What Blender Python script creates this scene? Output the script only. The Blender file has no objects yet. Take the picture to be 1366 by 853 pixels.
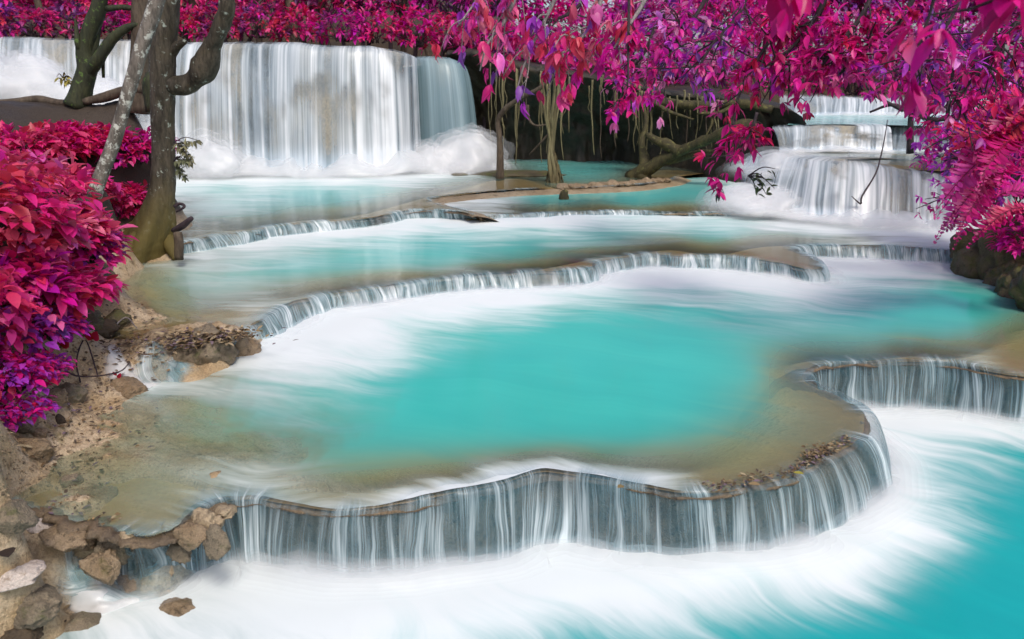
import bpy, math, random
import numpy as np
from mathutils import Vector, geometry

# ------------------------------------------------------------------ camera, sky, sun, exposure
SC = bpy.context.scene
COL = SC.collection
PITCH = math.atan(0.3014)
FPX, CX, CY, CAMZ = 1100.0, 683.0, 426.5, 3.0
cam_d = bpy.data.cameras.new("camera")
cam_d.sensor_width = 36.0
cam_d.lens = FPX / 1366.0 * 36.0
cam_d.clip_start = 0.05
cam_d.clip_end = 500.0
cam_d.dof.use_dof = True
cam_d.dof.focus_distance = 7.5
cam_d.dof.aperture_fstop = 2.8
cam = bpy.data.objects.new("camera", cam_d)
cam.location = (0, 0, CAMZ)
cam.rotation_euler = (math.pi / 2 - PITCH, 0, 0)
COL.objects.link(cam)
SC.camera = cam

SUN_EL, SUN_AZ = math.radians(52), math.radians(160)   # azimuth measured from +Y towards +X
world = bpy.data.worlds.new("World")
SC.world = world
world.use_nodes = True
wn = world.node_tree
wn.nodes.clear()
sky = wn.nodes.new("ShaderNodeTexSky")
sky.sky_type = 'NISHITA'
sky.sun_disc = False
sky.sun_elevation = SUN_EL
sky.sun_rotation = SUN_AZ
sky.air_density = 0.8
sky.dust_density = 3.0
sky.ozone_density = 0.6
bg = wn.nodes.new("ShaderNodeBackground")
bg.inputs[1].default_value = 0.15
wo = wn.nodes.new("ShaderNodeOutputWorld")
wn.links.new(sky.outputs[0], bg.inputs[0])
wn.links.new(bg.outputs[0], wo.inputs[0])

sun_d = bpy.data.lights.new("sun", 'SUN')
sun_d.energy = 1.5
sun_d.angle = math.radians(14)
sun_d.color = (1.0, 0.94, 0.86)
sun = bpy.data.objects.new("sun", sun_d)
dv = Vector((math.sin(SUN_AZ) * math.cos(SUN_EL), math.cos(SUN_AZ) * math.cos(SUN_EL), math.sin(SUN_EL)))
sun.rotation_euler = (-dv).to_track_quat('-Z', 'Y').to_euler()
COL.objects.link(sun)

SC.view_settings.view_transform = 'Standard'
SC.view_settings.look = 'None'
SC.view_settings.exposure = 0.32
SC.view_settings.gamma = 1.0
SC.view_settings.use_curve_mapping = False
SC.render.engine = 'CYCLES'
SC.cycles.max_bounces = 8
SC.cycles.transparent_max_bounces = 24
SC.cycles.diffuse_bounces = 3
SC.cycles.glossy_bounces = 3
SC.cycles.caustics_reflective = False
SC.cycles.caustics_refractive = False

# ------------------------------------------------------------------ helpers
R = random.Random(7)
G = np.random.default_rng(7)
SP, CP = math.sin(PITCH), math.cos(PITCH)

def ray(px, py):
    a = (np.asarray(px, float) - CX) / FPX
    b = (CY - np.asarray(py, float)) / FPX
    return np.stack([a + 0 * b, CP + b * SP + 0 * a, -SP + b * CP + 0 * a], -1)

def at_z(px, py, z):
    r = ray(px, py)
    t = (np.asarray(z, float) - CAMZ) / r[..., 2]
    return r * t[..., None] + np.array([0, 0, CAMZ])

def at_y(px, py, Y):
    r = ray(px, py)
    t = np.asarray(Y, float) / r[..., 1]
    return r * t[..., None] + np.array([0, 0, CAMZ])

def proj(P):
    P = np.asarray(P, float)
    d = P - np.array([0, 0, CAMZ])
    dep = np.maximum(d[..., 1] * CP - d[..., 2] * SP, 0.3)
    up = d[..., 1] * SP + d[..., 2] * CP
    return CX + FPX * d[..., 0] / dep, CY - FPX * up / dep

def _hash(ix, iy, iz, seed):
    h = (ix * 374761393 + iy * 668265263 + iz * 2147483647 + seed * 1274126177) & 0xffffffff
    h = ((h ^ (h >> 13)) * 1274126177) & 0xffffffff
    h = ((h ^ (h >> 16)) * 2246822519) & 0xffffffff
    return ((h ^ (h >> 15)) & 0xffffff) / float(0xffffff)

def vnoise(P, seed=0):
    P = np.asarray(P, float)
    i = np.floor(P).astype(np.int64)
    f = P - i
    f = f * f * (3 - 2 * f)
    out = 0
    for dx in (0, 1):
        wx = f[..., 0] if dx else 1 - f[..., 0]
        for dy in (0, 1):
            wy = f[..., 1] if dy else 1 - f[..., 1]
            for dz in (0, 1):
                wz = f[..., 2] if dz else 1 - f[..., 2]
                out = out + wx * wy * wz * _hash(i[..., 0] + dx, i[..., 1] + dy, i[..., 2] + dz, seed)
    return out

def fbm(P, oc=4, seed=0, gain=0.5):
    P = np.asarray(P, float)
    a, s, n = 1.0, 0.0, 0.0
    for k in range(oc):
        s = s + a * (vnoise(P, seed + k) - 0.5)
        n += a
        a *= gain
        P = P * 2.03 + 17.3
    return s / n * 2.0          # about -1..1

def n1d(u, seed, oc=2):
    u = np.asarray(u, float)
    return fbm(np.stack([u, 0 * u + seed * 3.7, 0 * u], -1), oc, seed)

def sstep(a, b, x):
    t = np.clip((x - a) / (b - a), 0, 1)
    return t * t * (3 - 2 * t)

class RBF:
    def __init__(s, pts, val, c=0.3, reg=1e-6):
        s.p = np.asarray(pts, float); s.c = c; s.reg = reg
        v = np.asarray(val, float); s.m = v.mean()
        s.w = np.linalg.solve(s.k(s.p), v - s.m)
    def k(s, q):
        d2 = ((q[:, None, :] - s.p[None, :, :]) ** 2).sum(-1)
        return -np.sqrt(d2 + s.c ** 2) + (0 if q is not s.p else s.reg * np.eye(len(q)))
    def __call__(s, q):
        q = np.asarray(q, float)
        return np.concatenate([s.k(q[i:i + 20000]) @ s.w + s.m for i in range(0, len(q), 20000)]) if len(q) else np.zeros(0)

class Shep:     # smooth inverse-distance field, stays inside the range of its values
    def __init__(s, pts, val, e=3.0, r0=6.0):
        s.p = np.asarray(pts, float); s.v = np.asarray(val, float); s.e = e; s.r0 = r0
    def __call__(s, q):
        out = []
        for i in range(0, len(q), 20000):
            d2 = ((q[i:i + 20000, None, :] - s.p[None]) ** 2).sum(-1)
            w = (d2 + s.r0 ** 2) ** (-s.e / 2)
            out.append((w * s.v).sum(1) / w.sum(1))
        return np.concatenate(out)

def catmull(P, n_per=12):
    P = np.asarray(P, float)
    Q = np.vstack([2 * P[0] - P[1], P, 2 * P[-1] - P[-2]])
    out = []
    t = np.linspace(0, 1, n_per, endpoint=False)[:, None]
    for i in range(1, len(Q) - 2):
        a, b, c, d = Q[i - 1], Q[i], Q[i + 1], Q[i + 2]
        out.append(0.5 * (2 * b + (c - a) * t + (2 * a - 5 * b + 4 * c - d) * t ** 2 + (3 * b - a - 3 * c + d) * t ** 3))
    out.append(P[-1:])
    return np.vstack(out)

def resample(P, step, dims=2):
    d = np.linalg.norm(np.diff(P[:, :dims], axis=0), axis=1)
    s = np.concatenate([[0], np.cumsum(d)])
    n = max(3, int(s[-1] / step) + 1)
    t = np.linspace(0, s[-1], n)
    return np.stack([np.interp(t, s, P[:, k]) for k in range(P.shape[1])], 1), t

def tag(o, label=None, cat=None, group=None, kind=None):
    if label: o['label'] = label
    if cat: o['category'] = cat
    if group: o['group'] = group
    if kind: o['kind'] = kind
    return o

def empty(name, loc, label, cat, group=None):
    o = bpy.data.objects.new(name, None)
    o.empty_display_size = 0.1
    COL.objects.link(o)
    o.location = tuple(loc)
    return tag(o, label, cat, group)

def mesh(name, V, F, m, parent=None, smooth=True, attrs=None, uv=None, cols=None):
    """V: n x 3 world coordinates, F: m x 3 or m x 4 index array (or list of arrays)"""
    V = np.asarray(V, float)
    if parent is not None:
        V = V - np.array(parent['_w'] if '_w' in parent else parent.location)
    Fs = F if isinstance(F, list) else [F]
    Fs = [np.asarray(f, np.int32) for f in Fs if len(f)]
    me = bpy.data.meshes.new(name)
    me.vertices.add(len(V))
    me.vertices.foreach_set("co", V.astype(np.float32).ravel())
    nl = sum(f.size for f in Fs); nf = sum(len(f) for f in Fs)
    me.loops.add(nl); me.polygons.add(nf)
    li = np.concatenate([f.ravel() for f in Fs])
    me.loops.foreach_set("vertex_index", li)
    tot = np.concatenate([np.full(len(f), f.shape[1]) for f in Fs])
    st = np.concatenate([[0], np.cumsum(tot)[:-1]])
    me.polygons.foreach_set("loop_start", st.astype(np.int32))
    me.polygons.foreach_set("loop_total", tot.astype(np.int32))
    me.polygons.foreach_set("use_smooth", np.full(nf, smooth))
    me.update(calc_edges=True)
    for k, a in (attrs or {}).items():
        at = me.attributes.new(k, 'FLOAT', 'POINT')
        at.data.foreach_set("value", np.asarray(a, np.float32))
    if cols is not None:
        at = me.attributes.new("col", 'FLOAT_COLOR', 'POINT')
        c4 = np.ones((len(V), 4), np.float32); c4[:, :3] = cols
        at.data.foreach_set("color", c4.ravel())
    if uv is not None:
        l = me.uv_layers.new(name="UVMap")
        l.data.foreach_set("uv", np.asarray(uv, np.float32)[li].ravel())
    me.materials.append(m)
    o = bpy.data.objects.new(name, me)
    COL.objects.link(o)
    if parent is not None:
        o.parent = parent
    return o

def grid_faces(nu, nv, wrap_v=False):
    i = np.arange(nu - 1)[:, None]; j = np.arange(nv if wrap_v else nv - 1)[None, :]
    j2 = (j + 1) % nv
    a = i * nv + j; b = i * nv + j2; c = (i + 1) * nv + j2; d = (i + 1) * nv + j
    return np.stack([a, b, c, d], -1).reshape(-1, 4)

class MB:
    """collects surfaces that become ONE mesh"""
    def __init__(s): s.V, s.Q, s.T, s.C, s.n = [], [], [], [], 0
    def add(s, V, Q=None, T=None, C=None):
        if Q is not None and len(Q): s.Q.append(np.asarray(Q) + s.n)
        if T is not None and len(T): s.T.append(np.asarray(T) + s.n)
        s.V.append(np.asarray(V, float)); s.n += len(V)
        s.C.append(np.broadcast_to(np.asarray(C if C is not None else (1, 1, 1), float), (len(V), 3)))
    def build(s, name, m, parent=None, smooth=True):
        F = ([np.vstack(s.Q)] if s.Q else []) + ([np.vstack(s.T)] if s.T else [])
        return mesh(name, np.vstack(s.V), F, m, parent, smooth, cols=np.vstack(s.C))

def tube(mb, P, r, seg=8, bump=0.0, bs=4.0, seed=0, C=None, cap=True, smooth=4):
    P = np.asarray(P, float)
    r = np.broadcast_to(np.asarray(r, float), (len(P),))
    if smooth > 1 and len(P) > 2:
        Q = catmull(np.column_stack([P, r]), smooth); P, r = Q[:, :3], np.maximum(Q[:, 3], 1e-4)
    T = np.gradient(P, axis=0); T /= np.linalg.norm(T, axis=1)[:, None] + 1e-9
    ref = np.array([0.31, 0.87, 0.13]); 
    if abs(T.mean(0) @ ref) > 0.85: ref = np.array([0.9, 0.1, -0.3])
    A = np.cross(T, ref); A /= np.linalg.norm(A, axis=1)[:, None] + 1e-9
    B = np.cross(T, A)
    th = np.linspace(0, 2 * np.pi, seg, endpoint=False)
    V = P[:, None] + r[:, None, None] * (np.cos(th)[None, :, None] * A[:, None] + np.sin(th)[None, :, None] * B[:, None])
    if bump:
        n = fbm(V * bs, 3, seed)
        V = P[:, None] + (V - P[:, None]) * (1 + bump * n)[..., None]
    V = V.reshape(-1, 3)
    Q = grid_faces(len(P), seg, True)
    Tn = None
    if cap:
        e = len(V); V = np.vstack([V, P[-1:], P[:1]])
        k = np.arange(seg); b = (len(P) - 1) * seg
        Tn = np.vstack([np.stack([b + k, b + (k + 1) % seg, 0 * k + e], 1), np.stack([(k + 1) % seg, k, 0 * k + e + 1], 1)])
    mb.add(V, Q, Tn, C)

# leaf template: pointed blade folded along the midrib, 11 verts, 12 triangles
LT = np.array([0, .22, .48, .75, 1.0])
LW = np.array([0, .36, .5, .33, 0])
LTRI = []
# index: mid 0..4, left 5..7, right 8..10
LTRI += [(0, 1, 5), (0, 8, 1)]
for k in (0, 1):
    LTRI += [(5 + k, 1 + k, 6 + k), (1 + k, 2 + k, 6 + k), (1 + k, 8 + k, 9 + k), (1 + k, 9 + k, 2 + k)]
LTRI += [(7, 3, 4), (3, 10, 4)]
LTRI = np.array(LTRI)

def leaves(mb, pos, d, nrm, length, width, C, droop=0.35, fold=0.18):
    """vectorised leaves. pos,d,nrm: n x 3; length,width: n; C: n x 3"""
    n = len(pos)
    d = d / (np.linalg.norm(d, axis=1)[:, None] + 1e-9)
    s = np.cross(d, nrm); s /= np.linalg.norm(s, axis=1)[:, None] + 1e-9
    u = np.cross(s, d)
    L = np.asarray(length)[:, None, None]; W = np.asarray(width)[:, None, None]
    dr = np.broadcast_to(np.asarray(droop, float), (n,))[:, None]
    t = LT[None, :]
    mid = pos[:, None] + L * (t[..., None] * d[:, None]) - L * (dr * t ** 2)[..., None] * u[:, None] * 0.8
    sd = (LW[1:4] * 1.0)[None, :, None] * W * s[:, None]
    up = (LW[1:4] * fold * 2)[None, :, None] * W * u[:, None]
    V = np.concatenate([mid, mid[:, 1:4] + sd + up, mid[:, 1:4] - sd + up], 1).reshape(-1, 3)
    T = (LTRI[None] + (np.arange(n) * 11)[:, None, None]).reshape(-1, 3)
    mb.add(V, None, T, np.repeat(C, 11, axis=0))

def rnd_dir(n, g=None):
    v = (g or G).normal(size=(n, 3))
    return v / np.linalg.norm(v, axis=1)[:, None]

def lin(r, g, b):
    return np.array([((c / 255 + 0.055) / 1.055) ** 2.4 if c > 10 else c / 255 / 12.92 for c in (r, g, b)])
PAL = {
 'muted': [lin(150, 70, 150), lin(170, 60, 130), lin(120, 60, 130), lin(190, 60, 140), lin(110, 45, 90)],
 'pale': [lin(250, 150, 200), lin(244, 120, 190), lin(235, 140, 225), lin(240, 60, 160), lin(235, 40, 150)],
 'hot': [lin(232, 14, 140), lin(240, 20, 150), lin(222, 16, 120)],
 'pink': [lin(240, 45, 145), lin(246, 70, 170), lin(235, 40, 130), lin(228, 60, 110), lin(250, 105, 165)],
 'crimson': [lin(234, 44, 128), lin(224, 38, 110), lin(242, 80, 132), lin(228, 72, 96), lin(236, 48, 150)],
 'magenta': [lin(238, 20, 165), lin(222, 16, 160), lin(246, 40, 185), lin(228, 24, 130), lin(205, 30, 185)],
 'purple': [lin(190, 60, 205), lin(165, 60, 190), lin(215, 75, 220), lin(232, 45, 170), lin(140, 75, 175)],
 'deep': [lin(218, 20, 122), lin(228, 26, 136), lin(205, 22, 128), lin(240, 32, 150), lin(226, 34, 92)],
 'salmon': [lin(240, 100, 140), lin(244, 125, 155), lin(232, 85, 120), lin(236, 105, 185), lin(222, 65, 95)],
}
def pick(pals, n, g=None):
    g = g or G
    A = np.vstack([PAL[p] for p in pals])
    c = A[g.integers(0, len(A), n)] * g.uniform(0.72, 1.12, (n, 1))
    return np.clip(c, 0, 0.9)

# ------------------------------------------------------------------ materials
class NT:
    def __init__(s, name):
        s.m = bpy.data.materials.new(name); s.m.use_nodes = True
        s.t = s.m.node_tree; s.t.nodes.clear()
        s.out = s.t.nodes.new("ShaderNodeOutputMaterial")
    def n(s, typ, ins=None, **kw):
        x = s.t.nodes.new("ShaderNode" + typ)
        for k, v in kw.items(): setattr(x, k, v)
        for k, v in (ins or {}).items():
            if hasattr(v, 'is_linked') or isinstance(v, bpy.types.NodeSocket): s.t.links.new(v, x.inputs[k])
            else: x.inputs[k].default_value = v
        return x
    def math(s, op, a, b=0.0, clamp=False):
        return s.n("Math", {0: a, 1: b}, operation=op, use_clamp=clamp).outputs[0]
    def mix(s, f, a, b):
        x = s.n("Mix", data_type='RGBA')
        for k, v in ((0, f), (6, a), (7, b)):
            if isinstance(v, bpy.types.NodeSocket): s.t.links.new(v, x.inputs[k])
            else: x.inputs[k].default_value = v if k == 0 else (*v[:3], 1)
        return x.outputs[2]
    def noise(s, vec, scale, detail=4, rough=0.55, dist=0.0):
        x = s.n("TexNoise", {"Scale": scale, "Detail": detail, "Roughness": rough, "Distortion": dist})
        if vec is not None: s.t.links.new(vec, x.inputs["Vector"])
        return x.outputs["Fac"]
    def ramp(s, v, a, b, c=0.0, d=1.0):
        return s.n("MapRange", {0: v, 1: a, 2: b, 3: c, 4: d}, interpolation_type='SMOOTHSTEP').outputs[0]
    def attr(s, name, out="Fac"):
        return s.n("Attribute", attribute_name=name).outputs[out]
    def pos(s): return s.n("NewGeometry").outputs["Position"]
    def map(s, vec, sc=(1, 1, 1), rot=(0, 0, 0), loc=(0, 0, 0)):
        return s.n("Mapping", {"Vector": vec, "Scale": sc, "Rotation": rot, "Location": loc}).outputs[0]
    def bump(s, h, st=0.4, dist=0.02):
        return s.n("Bump", {"Height": h, "Strength": st, "Distance": dist}).outputs[0]
    def princ(s, col, rough=0.6, spec=0.4, normal=None, **kw):
        p = s.n("BsdfPrincipled")
        for k, v in (("Base Color", col), ("Roughness", rough), ("Specular IOR Level", spec), ("Normal", normal)):
            if v is None: continue
            if isinstance(v, bpy.types.NodeSocket): s.t.links.new(v, p.inputs[k])
            elif k == "Base Color": p.inputs[k].default_value = (*v[:3], 1)
            else: p.inputs[k].default_value = v
        return p.outputs[0]
    def mixsh(s, f, a, b):
        x = s.n("MixShader", {0: f, 1: a, 2: b}); return x.outputs[0]
    def done(s, sh):
        s.t.links.new(sh, s.out.inputs[0]); return s.m

def rock_mat(name, c1, c2, c3, scale=3.0, wet=0.5, bst=0.6, moss=None, moss_amt=0.5, streak=False, humus=None, edge=False):
    k = NT(name); p = k.pos()
    pv = k.map(p, (1, 1, 0.25)) if streak else p
    a = k.noise(pv, scale, 6, 0.6, 0.4)
    b = k.noise(pv, scale * 5.5, 5, 0.65)
    f = k.noise(p, scale * 22, 3, 0.7)
    col = k.mix(k.ramp(a, 0.36, 0.62), c1, c2)
    col = k.mix(k.ramp(b, 0.52, 0.72), col, c3)
    col = k.mix(k.math('MULTIPLY', k.ramp(f, 0.35, 0.75), 0.5), col, tuple(x * 0.35 for x in c1))
    if moss is not None:
        g = k.noise(p, scale * 1.7, 5, 0.7)
        col = k.mix(k.ramp(g, 1 - moss_amt - 0.08, 1 - moss_amt + 0.12), col, moss)
    if edge:
        dp = k.attr("dep")
        e2 = k.math('ADD', dp, k.math('MULTIPLY', k.math('SUBTRACT', b, 0.5), 0.09))
        col = k.mix(k.ramp(e2, 0.015, 0.13), (0.27, 0.175, 0.065), col)
    if humus is not None:
        zz = k.n("SeparateXYZ", {0: p}).outputs[2]
        col = k.mix(k.ramp(k.math('ADD', zz, k.math('MULTIPLY', a, 0.5)), humus, humus + 0.25), col, (0.045, 0.032, 0.022))
    h = k.math('ADD', k.math('MULTIPLY', b, 0.7), k.math('MULTIPLY', f, 0.35))
    return k.done(k.princ(col, k.ramp(a, 0.3, 0.7, wet, wet + 0.25), 0.4, k.bump(h, bst, 0.03)))

def water_mat(name, deep, shallow, white, sc, rot, rough=0.16, clarity=1.0):
    k = NT(name); p = k.pos()
    fo, op = k.attr("foam"), k.attr("opac")
    pr = k.map(p, (1, 1, 1), (0, 0, rot))
    wv = k.noise(p, 0.55, 2)
    pr = k.n("VectorMath", {0: pr, 1: k.n("CombineXYZ", {0: 0.0, 1: k.math('MULTIPLY', wv, 1.1)}).outputs[0]}, operation='ADD').outputs[0]
    v = k.map(pr, sc)
    n1 = k.noise(v, 1.0, 5, 0.55, 1.1)
    n2 = k.noise(k.map(pr, tuple(x * 3.1 for x in sc)), 1.0, 4, 0.6, 0.3)
    nn = k.math('ADD', k.math('MULTIPLY', n1, 0.65), k.math('MULTIPLY', n2, 0.35))
    win = k.math('MULTIPLY', k.math('MULTIPLY', fo, k.math('SUBTRACT', 1.12, fo)), 4.2)
    d = k.math('MULTIPLY', k.math('SUBTRACT', nn, 0.5), win)
    f = k.ramp(k.math('ADD', fo, k.math('MULTIPLY', d, 1.25)), 0.0, 1.0)
    f = k.math('MAXIMUM', k.math('MINIMUM', f, 1.0), 0.0)
    teal = k.mix(k.ramp(op, 0.3, 1.0), shallow, deep)
    teal = k.mix(k.math('MULTIPLY', k.ramp(k.math('ADD', k.math('MULTIPLY', n1, 0.5), k.math('MULTIPLY', wv, 0.5)), 0.35, 0.65), 0.55), teal, tuple(x * y for x, y in zip(deep, (0.55, 0.80, 0.86))))
    col = k.mix(f, teal, white)
    al = k.math('MAXIMUM', op, k.math('MULTIPLY', f, 0.96))
    dif = k.n("BsdfDiffuse", {"Color": col}).outputs[0]
    tr = k.n("BsdfTransparent", {"Color": (0.93, 0.97, 0.95, 1)}).outputs[0]
    body = k.mixsh(al, tr, dif)
    bm = k.bump(nn, 0.10, 0.05)
    gl = k.n("BsdfGlossy", {"Color": (1, 1, 1, 1), "Roughness": rough, "Normal": bm}).outputs[0]
    fr = k.n("Fresnel", {"IOR": 1.33, "Normal": bm}).outputs[0]
    fr = k.math('MULTIPLY', fr, k.ramp(f, 0.0, 0.9, 0.85, 0.2))
    return k.done(k.mixsh(fr, body, gl))

def veil_mat(name, dark, white, freq=14.0, lo=0.42, hi=0.68, base=0.15, dens=0.95, bot=0.6, vs=0.35, tl=0.15):
    k = NT(name)
    uv = k.n("UVMap").outputs[0]
    s = k.n("SeparateXYZ", {0: uv}); u, v = s.outputs[0], s.outputs[1]
    w = k.noise(k.map(uv, (2.3, 1.1, 1)), 1.0, 2)
    w2 = k.noise(k.map(uv, (3.1, 0.15, 1), (0, 0, 0), (7.3, 0, 0)), 1.0, 2)
    u2 = k.math('ADD', u, k.math('MULTIPLY', k.math('SUBTRACT', w, 0.5), 0.06))
    u2 = k.math('ADD', u2, k.math('MULTIPLY', k.math('MULTIPLY', k.math('SUBTRACT', w2, 0.5), v), 0.30))
    def st(fq, sv):
        c = k.n("CombineXYZ", {0: k.math('MULTIPLY', u2, fq), 1: k.math('MULTIPLY', v, sv)}).outputs[0]
        return k.noise(c, 1.0, 3, 0.6)
    a, b, c = st(freq, vs), st(freq * 3.7, vs * 1.6), st(freq * 0.23, vs * 0.8)
    n = k.math('ADD', k.math('ADD', k.math('MULTIPLY', a, 0.40), k.math('MULTIPLY', b, 0.27)), k.math('MULTIPLY', c, 0.33))
    sk = k.ramp(n, lo, hi)
    fl = k.attr("flow")
    core = k.math('ADD', k.math('MULTIPLY', sk, dens), base)
    core = k.math('ADD', core, k.math('MULTIPLY', k.ramp(v, 0.72, 1.0), bot))
    al = k.math('MULTIPLY', k.math('MINIMUM', core, 0.97), fl, True)
    col = k.mix(k.math('ADD', sk, k.math('MULTIPLY', k.ramp(v, 0.85, 1.0), 0.3), True), dark, white)
    dif = k.mixsh(tl, k.n("BsdfDiffuse", {"Color": col}).outputs[0], k.n("BsdfTranslucent", {"Color": col}).outputs[0])
    gl = k.n("BsdfGlossy", {"Color": (1, 1, 1, 1), "Roughness": 0.35}).outputs[0]
    sh = k.mixsh(0.05, dif, gl)
    return k.done(k.mixsh(al, k.n("BsdfTransparent").outputs[0], sh))

def leaf_mat(name, trans=0.42, rough=0.42):
    k = NT(name)
    c = k.attr("col", "Color")
    n = k.noise(k.pos(), 30, 3)
    c2 = k.mix(k.math('MULTIPLY', k.ramp(n, 0.3, 0.7), 0.15), c, (0.25, 0.02, 0.13))
    p = k.princ(c2, rough, 0.5)
    t = k.n("BsdfTranslucent", {"Color": c2}).outputs[0]
    return k.done(k.mixsh(trans, p, t))

def bark_mat(name, c1, c2, lichen=None, la=0.45, moss=None, moss_z=None, stretch=0.25, sc=9.0):
    k = NT(name); p = k.pos()
    pv = k.map(p, (1, 1, stretch))
    a = k.noise(pv, sc, 5, 0.65, 0.5); b = k.noise(pv, sc * 4, 4, 0.7)
    col = k.mix(k.ramp(a, 0.35, 0.65), c1, c2)
    col = k.mix(k.math('MULTIPLY', k.ramp(b, 0.4, 0.7), 0.6), col, tuple(x * 0.35 for x in c1))
    if lichen is not None:
        g = k.noise(p, sc * 1.1, 5, 0.7)
        col = k.mix(k.ramp(g, 1 - la, 1 - la + 0.08), col, lichen)
    if moss is not None:
        z = k.n("SeparateXYZ", {0: p}).outputs[2]
        g = k.noise(p, sc * 0.7, 4, 0.6)
        mm = k.math('ADD', k.ramp(z, moss_z[0], moss_z[1], 1.0, 0.0), k.math('MULTIPLY', k.math('SUBTRACT', g, 0.5), 0.8), True)
        col = k.mix(mm, col, moss)
    return k.done(k.princ(col, 0.75, 0.3, k.bump(k.math('ADD', a, b), 0.6, 0.02)))

def plain_mat(name, col, rough=0.7, var=0.4, sc=20):
    k = NT(name)
    n = k.noise(k.pos(), sc, 4)
    c = k.mix(k.math('MULTIPLY', k.ramp(n, 0.3, 0.7), var), col, tuple(x * 0.3 for x in col))
    return k.done(k.princ(c, rough, 0.3, k.bump(n, 0.3, 0.01)))

def col_mat(name, rough=0.75):
    k = NT(name)
    c = k.attr("col", "Color"); n = k.noise(k.pos(), 40, 4)
    return k.done(k.princ(k.mix(k.math('MULTIPLY', n, 0.5), c, (0.03, 0.02, 0.012)), rough, 0.3, k.bump(n, 0.4, 0.01)))

M = {}
M['trav'] = rock_mat("travertine", (0.30, 0.22, 0.13), (0.40, 0.31, 0.20), (0.13, 0.09, 0.05), 2.2, 0.45, 0.5)
M['rim'] = rock_mat("wet_rim_rock", (0.13, 0.095, 0.06), (0.23, 0.165, 0.10), (0.05, 0.036, 0.025), 4.0, 0.3, 0.7)
M['bed'] = rock_mat("pool_bed_rock", (0.52, 0.37, 0.15), (0.60, 0.46, 0.24), (0.36, 0.24, 0.09), 1.6, 0.6, 0.3, edge=True)
M['bank'] = rock_mat("bank_travertine", (0.44, 0.31, 0.17), (0.55, 0.43, 0.29), (0.20, 0.135, 0.07), 2.6, 0.4, 0.9, moss=(0.16, 0.13, 0.04), moss_amt=0.33, humus=1.15)
M['soil'] = rock_mat("dark_soil", (0.05, 0.035, 0.022), (0.085, 0.06, 0.035), (0.03, 0.022, 0.015), 2.0, 0.7, 0.6)
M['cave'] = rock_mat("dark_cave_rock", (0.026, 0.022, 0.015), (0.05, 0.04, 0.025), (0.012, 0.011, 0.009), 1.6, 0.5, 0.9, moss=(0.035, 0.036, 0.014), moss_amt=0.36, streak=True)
M['fallrock'] = rock_mat("waterfall_rock", (0.19, 0.22, 0.24), (0.34, 0.30, 0.22), (0.09, 0.12, 0.14), 1.2, 0.4, 0.8, streak=True)
M['mossrock'] = rock_mat("mossy_bank_rock", (0.09, 0.07, 0.04), (0.14, 0.11, 0.06), (0.05, 0.04, 0.02), 3.0, 0.5, 0.9, moss=(0.09, 0.09, 0.025), moss_amt=0.48)
M['stone'] = rock_mat("grey_stone", (0.20, 0.16, 0.11), (0.30, 0.24, 0.165), (0.10, 0.085, 0.055), 5.0, 0.5, 0.9, moss=(0.12, 0.12, 0.05), moss_amt=0.4)
M['tanstone'] = rock_mat("tan_stone", (0.27, 0.19, 0.11), (0.38, 0.28, 0.18), (0.11, 0.08, 0.05), 5.0, 0.25, 0.9, moss=(0.13, 0.105, 0.04), moss_amt=0.36)
M['palestone'] = rock_mat("pale_stone", (0.55, 0.46, 0.40), (0.62, 0.54, 0.48), (0.35, 0.27, 0.2), 5.0, 0.5, 0.6)
M['leaf'] = leaf_mat("leaf_surface")
M['litter'] = col_mat("litter_leaf")
M['bark_dark'] = bark_mat("dark_bark", (0.045, 0.037, 0.026), (0.11, 0.09, 0.065), lichen=(0.36, 0.40, 0.34), la=0.41, moss=(0.11, 0.085, 0.024), moss_z=(0.9, 1.9))
M['bark_pale'] = bark_mat("pale_bark", (0.10, 0.085, 0.07), (0.22, 0.19, 0.16), lichen=(0.50, 0.50, 0.44), la=0.47)
M['bark_moss'] = bark_mat("mossy_bark", (0.03, 0.035, 0.02), (0.05, 0.055, 0.025), lichen=(0.10, 0.17, 0.04), la=0.42)
M['bark_log'] = bark_mat("mossy_log_bark", (0.045, 0.038, 0.018), (0.085, 0.072, 0.028), lichen=(0.13, 0.12, 0.04), la=0.44)
M['bark_plain'] = bark_mat("brown_bark", (0.07, 0.05, 0.035), (0.13, 0.10, 0.07))
M['root'] = bark_mat("pale_root", (0.14, 0.12, 0.06), (0.26, 0.23, 0.12), stretch=0.1)
M['twig'] = bark_mat("grey_twig", (0.20, 0.17, 0.17), (0.38, 0.34, 0.33), sc=20)
M['darktwig'] = bark_mat("dark_twig", (0.035, 0.022, 0.03), (0.07, 0.05, 0.055), sc=20)
WHITE = (0.76, 0.81, 0.81)
M['w0'] = water_mat("lower_pool_water", (0.010, 0.38, 0.38), (0.10, 0.46, 0.44), WHITE, (0.45, 2.6, 1), 0.85, 0.14)
M['w1'] = water_mat("middle_pool_water", (0.050, 0.50, 0.425), (0.42, 0.41, 0.17), WHITE, (0.40, 1.9, 1), 0.38, 0.14)
M['w2'] = water_mat("second_pool_water", (0.12, 0.52, 0.47), (0.44, 0.41, 0.20), WHITE, (0.35, 1.5, 1), 0.15, 0.12)
M['w3'] = water_mat("upper_pool_water", (0.12, 0.48, 0.44), (0.42, 0.46, 0.30), WHITE, (0.35, 1.3, 1), 0.1, 0.14)
M['veil'] = veil_mat("terrace_veil", (0.05, 0.20, 0.26), (0.82, 0.91, 0.94), 21.0, 0.42, 0.67, 0.36, 0.62, 0.2)
M['veil2'] = veil_mat("small_terrace_veil", (0.16, 0.37, 0.43), (0.84, 0.90, 0.92), 14.0, 0.40, 0.64, 0.34, 0.62, 0.3)
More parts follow.
